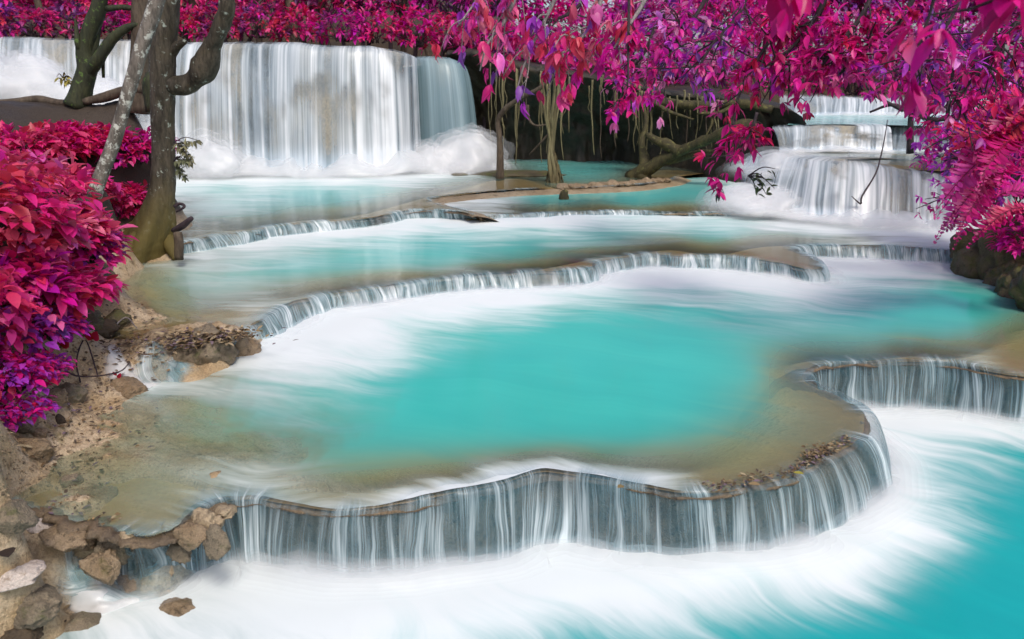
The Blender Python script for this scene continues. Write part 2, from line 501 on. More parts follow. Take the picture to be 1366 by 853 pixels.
M['bigveil'] = veil_mat("waterfall_veil", (0.36, 0.51, 0.63), (0.86, 0.89, 0.91), 3.4, 0.38, 0.60, 0.06, 0.88, 0.8, 0.2)
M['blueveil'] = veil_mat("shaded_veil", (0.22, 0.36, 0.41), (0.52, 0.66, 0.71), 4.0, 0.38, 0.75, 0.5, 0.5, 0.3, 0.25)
M['mound'] = veil_mat("white_water", (0.90, 0.93, 0.95), (0.95, 0.96, 0.97), 3.0, 0.30, 0.60, 0.7, 0.5, 0.5, 1.2, 0.35)
# ------------------------------------------------------------------ terraces: lip and base lines (pixel of the photo -> world)
Z0, Z1, Z2, Z2B, Z3 = 0.0, 0.49, 0.66, 0.73, 0.82

def lipbase(rows, zh, zl, step, seed, wob=(0.035, 0.014), brk=0.0):
    """returns L, B, outward normal N, arclength u"""
    A = np.array(rows, float)
    L = at_z(A[:, 0], A[:, 1], zh); B = at_z(A[:, 2], A[:, 3], zl)
    P = catmull(np.column_stack([L[:, :2], B[:, :2]]), 14)
    P, u = resample(P, step)
    L, B = P[:, :2].copy(), P[:, 2:].copy()
    T = np.gradient(L, axis=0); T /= np.linalg.norm(T, axis=1)[:, None] + 1e-9
    N = np.column_stack([T[:, 1], -T[:, 0]])
    sg = np.sign(((B - L) * N).sum(1).sum()) or 1
    N *= sg
    off = wob[0] * n1d(u * 2.2, seed) + wob[1] * n1d(u * 9, seed + 5)
    off = off + brk * sstep(1.5, 0.9, u) * (0.05 * n1d(u * 14, seed + 6) + 0.06 * np.abs(n1d(u * 5, seed + 7)))
    L += N * off[:, None]; B += N * (off * 0.9)[:, None]
    return dict(L=L, B=B, N=N, u=u, zh=zh, zl=zl, seed=seed)

def rim_rock(name, t, parent, m, width=0.4, ridge=0.03, face=None, amp=0.03):
    L, B, N, u, zh, zl, sd = (t[k] for k in ('L', 'B', 'N', 'u', 'zh', 'zl', 'seed'))
    H = zh - zl
    t['ridge'] = h = t.get('ridge_add', 0) + ridge * (n1d(u * 1.7, sd + 20) * 0.7 + n1d(u * 7, sd + 21) * 0.5) - ridge * 0.5
    rows = []
    for o, z in ((-width, -0.45), (-width * 0.55, -0.16), (-width * 0.28, -0.06)):
        rows.append(np.column_stack([L + N * o, np.full(len(u), zh + z)]))
    rows.append(np.column_stack([L - N * 0.05, zh - 0.012 + np.maximum(h, -0.02)]))
    rows.append(np.column_stack([L + N * 0.0, zh - 0.016 + h]))
    rows.append(np.column_stack([L + N * 0.02, zh - 0.035 + h * 0.6 - 0 * u]))
    for f in np.linspace(0.12, 1.25, 12):
        und = -0.05 - 0.04 * np.sin(min(f, 1) * 3.1) * (H / 0.49)
        q = L + (B - L) * min(f, 1) ** 0.7 + N * und
        rows.append(np.column_stack([q, np.full(len(u), zh - 0.03 - H * f)]))
    V = np.stack(rows, 1)
    nu, nv = V.shape[:2]
    D = fbm(V * np.array([5, 5, 2.5]), 4, sd + 30) * amp
    if 'rough' in t: D = D + t['rough'][:, None] * (0.10 * np.abs(fbm(V * np.array([7, 7, 9]), 4, sd + 33, 0.6)) + 0.10 * fbm(V * 3.1, 3, sd + 34) + 0.05)
    D[:, :3] *= 0.25
    V[..., :2] += N[:, None, :] * D[..., None]
    V[..., 2] += fbm(V * 7, 3, sd + 40) * 0.012
    return mesh(name, V.reshape(-1, 3), grid_faces(nu, nv), m, parent)

def veil(name, t, parent, m, dry=0.45, off=0.0, nv=22, gap=0.18, pw=0.55, scal=0.03, lift=0.008, fs=1.1):
    L, B, N, u, zh, zl, sd = (t[k] for k in ('L', 'B', 'N', 'u', 'zh', 'zl', 'seed'))
    H = zh - zl
    h = t.get('ridge', 0 * u)
    rows, vv = [], []
    sc = scal * n1d(u * 6, sd + 60) + scal * 0.5 * n1d(u * 17, sd + 61)
    for o, z in ((-0.16, 0.004), (-0.07, lift), (-0.01, lift + 0.002)):
        rows.append(np.column_stack([L + N * o, zh + z + np.maximum(h, -0.004) * (0.0 if o < -0.1 else 0.5)])); vv.append(0.0)
    for f in np.linspace(0.03, 1.0, nv):
        q = L + (B - L) * f ** pw + N * (0.025 + off + sc * (0.4 + 0.6 * math.sin(f * 2.4)))[:, None]
        rows.append(np.column_stack([q, np.full(len(u), zh + lift - (H + lift + 0.02) * f) + np.maximum(h, 0) * (1 - f) * 0.5])); vv.append(f)
    V = np.stack(rows, 1); nu, n2 = V.shape[:2]
    fl = sstep(-0.55, -0.1, n1d(u * fs, sd + 50) + (1 - dry) * 0.5 - np.maximum(h, 0) / 0.02)
    flow = np.repeat(fl[:, None], n2, 1)
    if 'flow_mul' in t: fl = fl * t['flow_mul'] + t.get('flow_add', 0)
    top = np.concatenate([[0.0, 0.04, 0.16], np.clip(0.30 + 0.9 * np.sqrt(np.linspace(0.0, 1, nv)), 0, 1)])
    thi = np.concatenate([[0.1, 0.45, 0.8], np.ones(nv)])
    mm = sstep(-0.3, 0.25, n1d(u * 4.5, sd + 57))[:, None]
    topm = top[None, :] * (1 - mm) + thi[None, :] * mm
    flow = flow * topm
    # where the lip is dry the water still closes in further down
    fr = np.array(vv)[None, :]
    flow = np.maximum(flow, sstep(0.35, 0.95, fr) * 0.75 * topm * np.broadcast_to(t.get('flow_mul', np.ones(len(u))), u.shape)[:, None])
    UV = np.stack(np.broadcast_arrays(u[:, None], np.array(vv)[None, :]), -1)
    return mesh(name, V.reshape(-1, 3), grid_faces(nu, n2), m, parent, attrs={'flow': flow.ravel()}, uv=UV.reshape(-1, 2))

RIM1 = lipbase([(20,668,10,735),(60,682,55,745),(100,694,98,762),(140,700,142,772),(180,706,184,776),(215,710,222,776),(240,698,250,768),(258,684,272,760),(284,668,304,750),(312,662,326,748),(345,662,342,752),(400,671,392,757),(460,676,455,765),(530,668,525,765),(600,655,600,753),(660,645,665,745),
    (700,634,702,734),(730,629,728,729),(770,633,768,728),(830,643,830,738),(900,655,905,742),(960,655,970,738),(1010,645,1025,732),(1060,632,1080,718),(1105,610,1140,693),(1140,585,1176,664),
    (1152,562,1185,640),(1146,545,1180,612),(1115,525,1150,582),(1085,512,1118,568),(1071,500,1098,555),(1080,489,1094,548),(1110,484,1106,546),(1160,481,1160,545),
    (1220,478,1220,545),(1280,483,1284,550),(1312,491,1316,557),(1366,499,1370,563),(1450,505,1458,570),(1620,512,1636,580)], Z1, Z0, 0.012, 1, brk=1.0)
RIM2 = lipbase([(296,462,312,474),(312,450,328,468),(330,438,345,458),(358,420,371,450),(385,404,401,433),(430,393,440,416),(500,383,508,406),(560,375,565,396),(640,366,645,388),(720,361,725,385),
    (782,357,788,378),(797,348,803,369),(830,342,835,362),(875,338,878,358),(920,341,922,360),(980,343,981,363),(1040,350,1043,370),(1080,358,1088,378),(1096,352,1106,371),
    (1078,338,1092,356),(1060,331,1072,349),(1085,327,1091,345),(1140,327,1142,346),(1200,328,1202,349),(1250,333,1252,352),(1290,338,1294,355),(1350,343,1355,358)], Z2, Z1, 0.02, 2, (0.05, 0.02))
RIM3 = lipbase([(205,328,215,342),(250,322,261,336),(300,312,310,329),(340,308,348,322),(360,302,368,318),(420,296,428,311),(480,291,488,304),(520,285,526,298),(545,280,550,293),(600,281,604,293),(632,287,636,294)], Z3, Z2, 0.025, 3, (0.06, 0.03))
RIM3B = lipbase([(632,287,640,292),(612,279,622,285),(578,271,588,275),(566,266,578,269),(590,261,600,265),(640,256,645,260),(700,252,704,256),(760,250,764,254),(830,247,833,251),(885,241,888,245),(905,235,910,238)], Z3, Z2B, 0.03, 4, (0.05, 0.03))
RIM2B = lipbase([(622,290,626,294),(700,285,702,292),(780,282,782,288),(850,281,852,287),(920,283,922,288),(1000,284,1001,289),(1070,287,1071,292)], Z2B, Z2, 0.03, 5, (0.06, 0.03))

_lx, _ly = proj(np.column_stack([RIM1['L'], np.full(len(RIM1['u']), Z1)]))
_lf = np.arange(len(_lx)) < np.argmax(_lx > 300)
RIM1['rough'] = np.where(_lf, 1.0, 0.12) * 1.0
RIM1['ridge_add'] = ((0.042 + 0.03 * n1d(RIM1['u'] * 3.1, 77)) * sstep(965, 1000, _lx) * (_ly > 560) * sstep(1140, 1100, _lx) + 0.012 * sstep(14, 4, np.abs(_lx - 835)) * (_ly > 600)
    - 0.012 * sstep(500, 560, _lx) * sstep(820, 740, _lx) + np.where(_lf, 0.012, 0) + 0.012 * (_lf & (_lx < 150)))
RIM1['flow_mul'] = np.where(_lf, 0.0, 1.0)
RIM1['flow_add'] = np.where(_lf, 0.85 * sstep(150, 170, _lx) * sstep(232, 218, _lx) + 0.6 * sstep(250, 262, _lx) + 0.35 * sstep(10, 4, np.abs(_lx - 98)) + 0.6 * sstep(9, 3, np.abs(_lx - 126)) + 0.5 * sstep(6, 2, np.abs(_lx - 75)), 0.0)

# ------------------------------------------------------------------ river bank height field (left)
bank_ctl = []
for px, py, z in [(-120,853,.25),(0,853,.12),(60,853,.03),(120,853,-.08),(200,853,-.15),(300,853,-.3),(0,800,.17),(60,805,.10),(110,800,-.01),(170,800,-.10),(260,800,-.14),(330,790,-.2),
    (0,765,.30),(50,760,.24),(90,765,.20),(135,768,.10),(165,780,-.02),(240,770,-.08),(290,748,.0),(320,760,-.1),(10,715,.42),(60,722,.40),(105,730,.34),(140,742,.24),(170,755,.08),(200,752,.05),(225,750,.0),(265,740,.0),(110,655,.485),(230,680,.462),(270,660,.45),
    (-100,720,.6),(0,660,.54),(60,660,.51),(130,672,.48),(200,672,.47),(260,655,.45),(300,650,.44),(60,620,.53),(120,620,.485),(180,630,.435),(240,640,.42),(300,635,.43),(100,580,.54),(160,590,.47),(220,600,.43),(280,600,.38),(340,600,.25),(400,640,.36),
    (-100,600,.9),(20,580,.66),(60,545,.70),(110,545,.57),(160,555,.50),(220,560,.42),(300,550,.3),(0,520,.95),(40,490,.86),(90,500,.68),(130,515,.58),(170,525,.51),(230,520,.44),(300,510,.38),(380,520,.1),
    (150,490,.60),(180,478,.64),(215,478,.63),(250,470,.70),(290,465,.68),(320,480,.45),(200,505,.50),(260,500,.46),
    (130,455,.72),(180,450,.685),(230,446,.69),(280,446,.69),(318,445,.68),(325,432,.63),(170,430,.69),(120,425,.80),(150,400,.71),(200,415,.60),(260,415,.5),(230,390,.45),(300,400,.35),(420,380,.2),
    (140,365,.80),(180,355,.72),(160,335,.86),(205,340,.74),(240,335,.70),(250,350,.5),(330,345,.1),(230,318,.82),(260,330,.6),(245,300,.75),(280,290,.5),(330,280,.2),
    (80,440,1.0),(40,430,1.15),(0,420,1.35),(-100,420,1.9),(90,390,1.05),(110,340,1.1),(130,300,1.25),(60,320,1.5),(0,320,1.8),(-100,300,2.3),(170,300,1.0),(172,265,1.3),(212,270,.75),(240,262,.5),
    (140,240,1.75),(60,230,2.1),(0,230,2.25),(180,215,1.6),(232,225,.6),(-120,200,2.6),(280,250,.4)]:
    p = at_z(px, py, z); bank_ctl.append((p[0], p[1], z))
for px, py, Y in [(-200,128,12),(0,138,12.2),(60,136,12.2),(110,138,12.1),(160,132,12.0),(180,150,12)]:
    p = at_y(px, py, Y); bank_ctl.append(tuple(p))
for x, Y, z in [(-9,14,1.6),(-7,14.2,1.2),(-5.5,13.8,.6),(-4.6,13.5,.2),(-9,16,.2),(-6.5,16,-.1),(-4,15.5,-.1),(-10,12,3.0),(-10,9,2.9),(-9,7,2.4),(-7,5,1.5),(-5,3,.8),(-1.5,3,-.4),(-0.5,4.5,-.4),(-1.0,7.5,-.3),(-2,10,-.2),(-3,12.5,-.1)]:
    bank_ctl.append((x, Y, z))
BC = np.array(bank_ctl)
_bank = RBF(BC[:, :2], BC[:, 2], 0.10, 0.015)

def bank_z(xy):
    xy = np.asarray(xy, float).reshape(-1, 2)
    z = _bank(xy)
    q = np.column_stack([xy, 0 * z])
    rough = 0.035 * fbm(q * 2.2, 4, 101) + 0.035 * np.abs(fbm(q * 5.5, 4, 102)) + 0.012 * fbm(q * 18, 3, 103)
    # little stepped travertine shelves near the water, craggy breaks at their edges
    zz = z + rough * np.clip((z + 0.5) * 1.2, 0.3, 1.0) - 0.02
    stp = 0.075
    w = zz / stp + 0.7 * fbm(q * 1.7, 3, 105); fr = w - np.floor(w)
    ter = (np.floor(w) + sstep(0.30, 0.75, fr) - (w - zz / stp)) * stp
    crag = 0.05 * np.abs(fbm(q * 9, 4, 106, 0.6)) + 0.05 * np.maximum(fbm(q * 3.3, 4, 107), 0)
    k = sstep(0.95, 0.6, z)
    return zz * (1 - 0.75 * k) + ter * 0.75 * k + (crag - 0.02) * sstep(1.2, 0.7, z)

def bank_hit(px, py, lift=0.0):
    r = ray(px, py)
    Y = np.linspace(2.6, 14, 1200)
    P = r[None] * (Y / r[1])[:, None] + np.array([0, 0, CAMZ])
    z = bank_z(P[:, :2]) + lift
    k = np.argmax(P[:, 2] < z)
    return P[k]

xs = np.concatenate([np.arange(-11, -6, 0.12), np.arange(-6, -0.9, 0.028)])
ys = np.concatenate([np.arange(2.4, 8.5, 0.028), np.arange(8.5, 16, 0.06)])
X, Y = np.meshgrid(xs, ys, indexing='ij')
BZ = bank_z(np.column_stack([X.ravel(), Y.ravel()]))
V = np.column_stack([X.ravel(), Y.ravel(), BZ])
tag(mesh("riverbank", V, grid_faces(len(xs), len(ys)), M['bank']), "tan travertine riverbank sloping up to the shrubs on the left", "riverbank", kind='structure')

# ------------------------------------------------------------------ terrain (one sheet to the horizon)
gx = np.concatenate([np.linspace(-160, -16, 25), np.arange(-14, 16, 0.5), np.linspace(17, 160, 25)])
gy = np.concatenate([np.linspace(-60, -4, 12), np.arange(-2, 36, 0.5), np.linspace(38, 220, 30)])
X, Y = np.meshgrid(gx, gy, indexing='ij')
q = np.column_stack([X.ravel(), Y.ravel(), 0 * X.ravel()])
nz = fbm(q * 0.35, 4, 201)
x_, y_ = q[:, 0], q[:, 1]
left = sstep(-9.0, -11.5, x_ + nz) * 3.9 * sstep(18, 13, y_)
right = sstep(6.9, 8.8, x_ + 0.5 * nz - 0.12 * np.maximum(y_ - 9, 0)) * 3.2
bk_ = 2.7 * sstep(-1.6, -0.9, x_)
back = sstep(19.9, 20.9, y_ - bk_ + 0.2 * nz) * sstep(4.6, 3.6, x_) * 4.55
hill = sstep(25.5, 30, y_) * 4.3
hill = hill + np.maximum(y_ - 24, 0) * 0.30 * sstep(2, -4, x_)
z = -1.3 + np.maximum(np.maximum(left, right), np.maximum(back, hill)) + 0.25 * nz * sstep(-1.2, 0.5, np.maximum(np.maximum(left, right), back) - 1.3)
TZ = RBF if False else None
tag(mesh("terrain", np.column_stack([x_, y_, z]), grid_faces(len(gx), len(gy)), M['soil']), "dark forest floor and hillside behind the waterfalls", "ground", kind='structure')
_tz = z.reshape(len(gx), len(gy))
def terrain_z(x, y):
    i = np.clip(np.searchsorted(gx, x) - 1, 0, len(gx) - 2); j = np.clip(np.searchsorted(gy, y) - 1, 0, len(gy) - 2)
    fx = (x - gx[i]) / (gx[i + 1] - gx[i]); fy = (y - gy[j]) / (gy[j + 1] - gy[j])
    return (_tz[i, j] * (1 - fx) + _tz[i + 1, j] * fx) * (1 - fy) + (_tz[i, j + 1] * (1 - fx) + _tz[i + 1, j + 1] * fx) * fy

# ------------------------------------------------------------------ pools
def in_poly(P, poly):
    x, y = P[:, 0], P[:, 1]; c = np.zeros(len(P), bool)
    a = poly; b = np.roll(poly, -1, 0)
    for (x1, y1), (x2, y2) in zip(a, b):
        if y1 == y2: continue
        k = ((y1 > y) != (y2 > y)) & (x < (x2 - x1) * (y - y1) / (y2 - y1) + x1)
        c ^= k
    return c

def pool(name, z, poly, foam, depth, m, label, step=6, bed=True, sub=2):
    poly = np.asarray(poly, float)[:, :2]
    keep = [0]
    for i in range(1, len(poly)):
        if np.linalg.norm(poly[i] - poly[keep[-1]]) > 0.012: keep.append(i)
    poly = poly[keep]
    gx_, gy_ = np.meshgrid(np.arange(-420, 1800, step), np.concatenate([np.arange(170, 420, step * 0.45), np.arange(420, 1300, step)]))
    W = at_z(gx_.ravel(), gy_.ravel(), z)
    ok = W[:, 1] > 0
    W = W[ok][:, :2]
    W = W[in_poly(W, poly)]
    # keep off the outline
    allp = np.vstack([poly, W])
    n = len(poly)
    v, e, f, *_ = geometry.delaunay_2d_cdt([Vector(p) for p in allp], [(i, (i + 1) % n) for i in range(n)], [], 1, 1e-4)
    v = np.array([tuple(p) for p in v]); f = np.array([t for t in f if len(t) == 3])
    a = v[f]
    cr = (a[:, 1, 0] - a[:, 0, 0]) * (a[:, 2, 1] - a[:, 0, 1]) - (a[:, 1, 1] - a[:, 0, 1]) * (a[:, 2, 0] - a[:, 0, 0])
    f[cr < 0] = f[cr < 0][:, ::-1]
    P = np.column_stack([v, np.full(len(v), z)])
    u_, v_ = proj(P)
    q = np.column_stack([u_, v_ * 2.0])
    fo = np.array(foam, float); de = np.array(depth, float)
    F = np.clip(RBF(fo[:, :2] * [1, 2], fo[:, 2], 12.0, 8.0)(np.clip(q, [-500, 300], [1900, 2100])), 0, 1)
    D = np.clip(RBF(de[:, :2] * [1, 2], np.sqrt(de[:, 2]), 25.0, 8.0)(np.clip(q, [-500, 300], [1900, 2100])), 0.08, 1.15) ** 2
    bz = z - D
    bk = (v[:, 0] < -0.9) & (v[:, 0] > -10.9) & (v[:, 1] > 2.5) & (v[:, 1] < 15.9)
    solid = bz.copy()
    if bk.any(): solid[bk] = np.maximum(bz[bk], bank_z(v[bk]))
    dep = np.maximum(z - solid, 0)
    op = 1 - np.exp(-dep * 4.2)
    wz = P.copy()
    wz[:, 2] += 0.004 * fbm(P * 3, 3, 301) + 0.035 * sstep(0.75, 1.0, F) * (0.5 + 0.5 * fbm(P * np.array([1.5, 1.5, 1]), 3, 302))
    o = mesh(name, wz, f, m, attrs={'foam': F, 'opac': op})
    tag(o, label, "water", kind='structure')
    if bed:
        B = np.column_stack([v, bz + 0.03 * D * fbm(P * 4, 3, 303)])
        tag(mesh("pool_bed", B, f, M['bed'], attrs={'dep': D}), "tan limestone bed under the " + label.split(' with')[0], "pool bed", kind='structure')
    return o

def pts(z, *pp): return np.array([at_z(a, b, z)[:2] for a, b in pp])

# lower pool
p0 = np.vstack([RIM1['B'] - RIM1['N'] * 0.10, [[9.0, 6.4], [9.0, 1.2], [-4.2, 1.2], [-4.2, 4.6]], pts(0, (140,775), (230,757))])
pool("lower_pool", Z0, p0,
  [(330,770,1),(450,780,1),(600,760,1),(750,740,1),(900,755,1),(1000,740,1),(1100,720,1),(1180,680,1),(1210,620,.85),(1190,560,.92),(1250,560,.97),(1330,575,.85),(1380,590,.55),(1280,610,.42),(1366,630,.12),(1230,640,.66),(1300,680,.28),(1366,700,.04),
   (1250,710,.75),(1180,740,.8),(1120,775,.82),(1050,800,.62),(1300,740,.12),(1220,790,.12),(1350,830,0),(1120,850,.04),(1010,840,.16),(900,820,.66),(850,860,.28),(760,860,.28),(700,820,.85),(600,840,.88),(400,840,1),(250,820,.9),(180,800,.9),(120,830,.85),(60,850,.6),(250,770,.95),(130,790,.8),(500,870,.8),(1366,520,.9),(1500,650,0),(1700,700,0),(1366,900,0),(900,950,.1),(600,1000,.5),(1100,1000,0),(200,950,.5)],
  [(700,800,1),(1200,700,1.2),(1300,800,1.3),(1366,620,1),(300,840,.7),(150,800,.3),(1200,560,.8),(900,900,1.2)], M['w0'], "lower pool of turquoise and white churned water at the front", 7)

# middle pool
p1 = np.vstack([RIM1['L'], [[8.0, 8.5], [7.0, 10.5]], (RIM2['B'] - RIM2['N'] * 0.06)[::-1], pts(Z1, (250,492),(120,560),(40,600),(0,640))])
pool("middle_pool", Z1, p1,
  [(345,482,.95),(400,452,1),(470,422,1),(600,402,1),(700,392,1),(800,377,1),(900,370,1),(1000,376,1),(1075,390,.9),(1150,358,1),(1250,365,.85),(1110,370,.9),(460,455,.95),(530,470,.62),(400,505,.6),(600,425,.8),(700,412,.82),(570,455,.35),(650,445,.25),(820,398,.55),(900,398,.55),(1000,408,.42),
   (750,435,.05),(1100,408,.55),(1180,392,.35),(1260,385,.15),(1280,420,0),(900,440,.03),(700,520,0),(850,560,0),(1000,480,.1),(1100,450,.08),(560,510,.04),(620,560,0),(340,520,.45),(250,500,.5),(210,505,.65),(320,550,.22),(250,555,.2),(400,565,.2),(500,570,.08),(350,622,.5),(270,633,.45),(420,640,.38),
   (540,657,.8),(600,646,.85),(660,636,.88),(722,622,.9),(800,632,.85),(880,642,.7),(940,645,.3),(700,604,.05),(800,608,.03),(600,625,.1),(500,640,.1),(1000,620,0),(1080,560,0),(1100,490,.05),(1250,470,.15),(1310,480,.5),(1366,470,0),(1200,460,.05),(150,600,.08),(200,650,.2),(330,600,.15)],
  [(310,655,.03),(400,662,.03),(460,668,.03),(530,660,.03),(600,646,.035),(720,615,.035),(850,635,.035),(960,645,.03),(1050,615,.03),(1110,590,.03),(1125,560,.03),(1090,525,.035),(1056,500,.035),(1090,474,.05),(1220,468,.05),(1300,475,.05),(1366,485,.05),
   (1060,565,.07),(1030,605,.06),(1000,545,.28),(940,600,.16),(960,520,.45),(1040,520,.14),(1000,500,.45),(700,598,.26),(850,615,.12),(600,622,.15),(500,632,.15),(400,640,.12),(60,660,.05),(150,680,.06),(230,690,.05),(100,640,.05),(40,680,.05),(290,650,.09),(300,640,.07),(200,620,.09),(150,600,.08),(200,560,.1),(250,540,.25),(300,580,.22),(400,565,.5),(1350,440,.12),(1366,462,.05),(1270,448,.3),(1150,452,.28),(1100,462,.16),
   (700,500,1.1),(850,500,1.1),(780,560,.9),(600,540,.9),(900,430,.7),(1000,440,.45),(1080,430,.5),(500,500,.8),(1200,400,1),(800,420,1),(1300,405,.8),(1340,390,.35),(850,575,.55),(640,590,.4),(480,590,.4)], M['w1'], "middle pool of clear turquoise water with white foam below the second terrace", 7)

# second pool
p2 = np.vstack([RIM2['L'], [[8.6, 11.0], [9, 13.2], [5.5, 14.6]], (RIM2B['B'] - RIM2B['N'] * 0.05)[::-1], (RIM3['B'] - RIM3['N'] * 0.05)[::-1], pts(Z2, (150,340),(110,400),(120,440),(150,450),(200,452),(260,452))])
pool("second_pool", Z2, p2,
  [(270,346,.75),(350,333,.85),(450,316,.9),(550,304,.9),(650,300,.95),(750,298,.95),(900,293,.8),(1000,297,.6),(1100,303,.95),(1180,308,.98),(1245,316,.95),(1040,298,.9),(450,342,.15),(350,352,.35),(300,352,.5),(250,390,.25),(560,322,.35),(600,335,.02),(700,330,0),(800,316,.25),(900,308,.5),(950,325,.08),(1050,318,.25),(1150,320,.55),(300,395,.35),(400,378,.25),(500,362,.15),(200,370,.1),(180,420,.1),(300,430,.3),(345,408,.5),(620,362,.4),(800,345,.3),(900,332,.1),(330,425,.6)],
  [(310,444,.02),(360,412,.03),(430,388,.04),(500,378,.04),(640,362,.04),(720,356,.04),(800,343,.03),(900,335,.03),(1000,338,.03),(1080,348,.03),(1060,326,.03),(1140,322,.04),(1250,328,.04),(240,435,.02),(200,440,.02),(170,415,.04),(260,410,.12),(350,395,.12),(450,375,.16),(560,362,.2),(700,348,.2),(800,334,.10),(900,325,.07),(1000,325,.06),(1100,318,.15),
   (300,370,.4),(230,375,.22),(190,380,.1),(200,350,.12),(270,350,.35),(400,345,.8),(500,335,1),(650,320,1),(800,312,.8),(950,308,.8),(1100,306,.6),(600,345,.6)], M['w2'], "second pool of pale turquoise water with brown shallows by the big tree", 6)

# pool at the foot of the ledge island
p2b = np.vstack([RIM2B['L'], pts(Z2B, (1110,290),(1060,250),(960,236)), (RIM3B['B'] - RIM3B['N'] * 0.05)[::-1]])
pool("island_pool", Z2B, p2b,
  [(640,268,.85),(600,268,.9),(700,262,.35),(720,268,.03),(850,265,0),(800,255,.05),(900,255,.05),(950,252,.1),(980,262,.7),(1010,270,1),(1040,280,1),(960,270,.45),(930,280,.2),(1000,282,.95),(700,280,.3),(620,280,.5),(950,240,.6),(900,245,.3)],
  [(700,280,.05),(800,278,.05),(900,279,.05),(1000,280,.1),(850,262,.9),(720,265,.7),(960,262,.7),(640,272,.2),(600,270,.1)], M['w2'], "small turquoise pool in front of the rock ledge and cave", 6)

# upper pool under the main falls
p3 = np.vstack([RIM3['L'], RIM3B['L'][3:], [[6.0, 20.2], [4.0, 21.8], [-1, 21.8], [-1.2, 19.6], [-7.5, 19.4], [-9, 17.5], [-7, 15.2], [-5.2, 13.0]]])
pool("upper_pool", Z3, p3,
  [(235,240,.9),(280,236,1),(350,238,1),(450,243,.9),(520,238,1),(590,236,.9),(640,232,.8),(300,252,.35),(400,256,.2),(500,250,.35),(560,250,.55),(280,275,.5),(350,280,.4),(260,290,.5),(450,265,.03),(400,272,.08),(520,268,.2),(600,248,.15),(640,243,.1),(700,240,.05),(680,225,.2),(800,230,.02),(860,238,.1)],
  [(300,305,.04),(400,292,.04),(520,280,.03),(600,275,.02),(570,265,.02),(640,252,.015),(720,247,.012),(850,242,.01),(540,268,.06),(600,255,.05),(640,240,.14),(480,280,.08),(400,283,.15),(300,280,.5),(350,258,.9),(450,258,.8),(540,250,.4),(600,240,.3),(700,240,.02),(700,230,.15),(740,233,.4),(780,229,.5),(820,232,.3),(680,236,.02)], M['w3'], "upper pool of milky water below the wide waterfall", 5)

def spray(t, parent, h=0.10, w=0.22, seed=1, dens=0.3, shells=5):
    """soft white spray along the foot of a terrace: nested thin shells"""
    B, N, u, zl = t['B'], t['N'], t['u'], t['zl']
    st = max(1, int(0.03 / max(u[1] - u[0], 1e-4)))
    B, N, u = B[::st], N[::st], u[::st]
    zl = zl[::st][:, None] if np.ndim(zl) else zl
    e = np.linspace(0, np.pi, 11); mb, fl, uv = MB(), [], []
    amp = 0.75 + 0.7 * n1d(u * 2.3, seed) + 0.3 * n1d(u * 7, seed + 1)
    for k in range(shells):
        s_ = 0.5 + 0.9 * k / (shells - 1)
        a2 = np.maximum(amp + 0.25 * n1d(u * 3 + 9 * k, seed + 3), 0.15)
        XY = B[:, None] + N[:, None] * (0.10 * w + w * s_ * np.cos(e)[None, :, None])
        Zs = zl - 0.01 + h * s_ * np.sin(e)[None] * a2[:, None]
        mb.add(np.concatenate([XY, Zs[..., None]], -1).reshape(-1, 3), grid_faces(len(u), len(e)))
        f = np.sin(e)[None] ** 0.7 * dens * (1 - 0.6 * k / (shells - 1)) * (0.7 + 0.3 * a2[:, None])
        fl.append(np.clip(f, 0, 1).ravel()); uv.append(np.stack(np.broadcast_arrays(u[:, None], e[None] / 8), -1).reshape(-1, 2))
    return mesh("spray", np.vstack(mb.V), np.vstack(mb.Q), M['mound'], parent, attrs={'flow': np.concatenate(fl)}, uv=np.vstack(uv))

# terrace cascades as things
t = empty("terrace_cascade", (*RIM1['L'][400], 0), "curved brown front terrace with a long thin curtain of water into the lower pool", "waterfall", "travertine terraces")
rim_rock("rim", RIM1, t, M['rim'], 0.5, 0.04, amp=0.04); veil("water_curtain", RIM1, t, M['veil'], 0.5, 0.0); spray(RIM1, t, .10, .20, 1)
t = empty("terrace_cascade", (*RIM2['L'][200], 0.4), "long low terrace crossing the river between the middle and second pool", "waterfall", "travertine terraces")
rim_rock("rim", RIM2, t, M['rim'], 0.45, 0.03); veil("water_curtain", RIM2, t, M['veil2'], 0.35); spray(RIM2, t, .05, .16, 2)
t = empty("terrace_cascade", (*RIM3['L'][80], 0.6), "low terrace starting at the big tree foot below the upper pool", "waterfall", "travertine terraces")
rim_rock("rim", RIM3, t, M['rim'], 0.45, 0.05, amp=0.06); veil("water_curtain", RIM3, t, M['veil2'], 0.6)
t = empty("rock_ledge", (*RIM3B['L'][60], 0.6), "tan flat rock ledge carrying the thin trunks before the cave", "rock ledge")
rim_rock("rim", RIM3B, t, M['trav'], 0.9, 0.05, amp=0.06); veil("water_curtain", RIM3B, t, M['veil2'], 0.9)
t = empty("rock_ledge", (*RIM2B['L'][60], 0.6), "thin cream ledge line between the island pool and the second pool", "rock ledge")
rim_rock("rim", RIM2B, t, M['trav'], 0.5, 0.03, amp=0.04); veil("water_curtain", RIM2B, t, M['veil2'], 0.6)

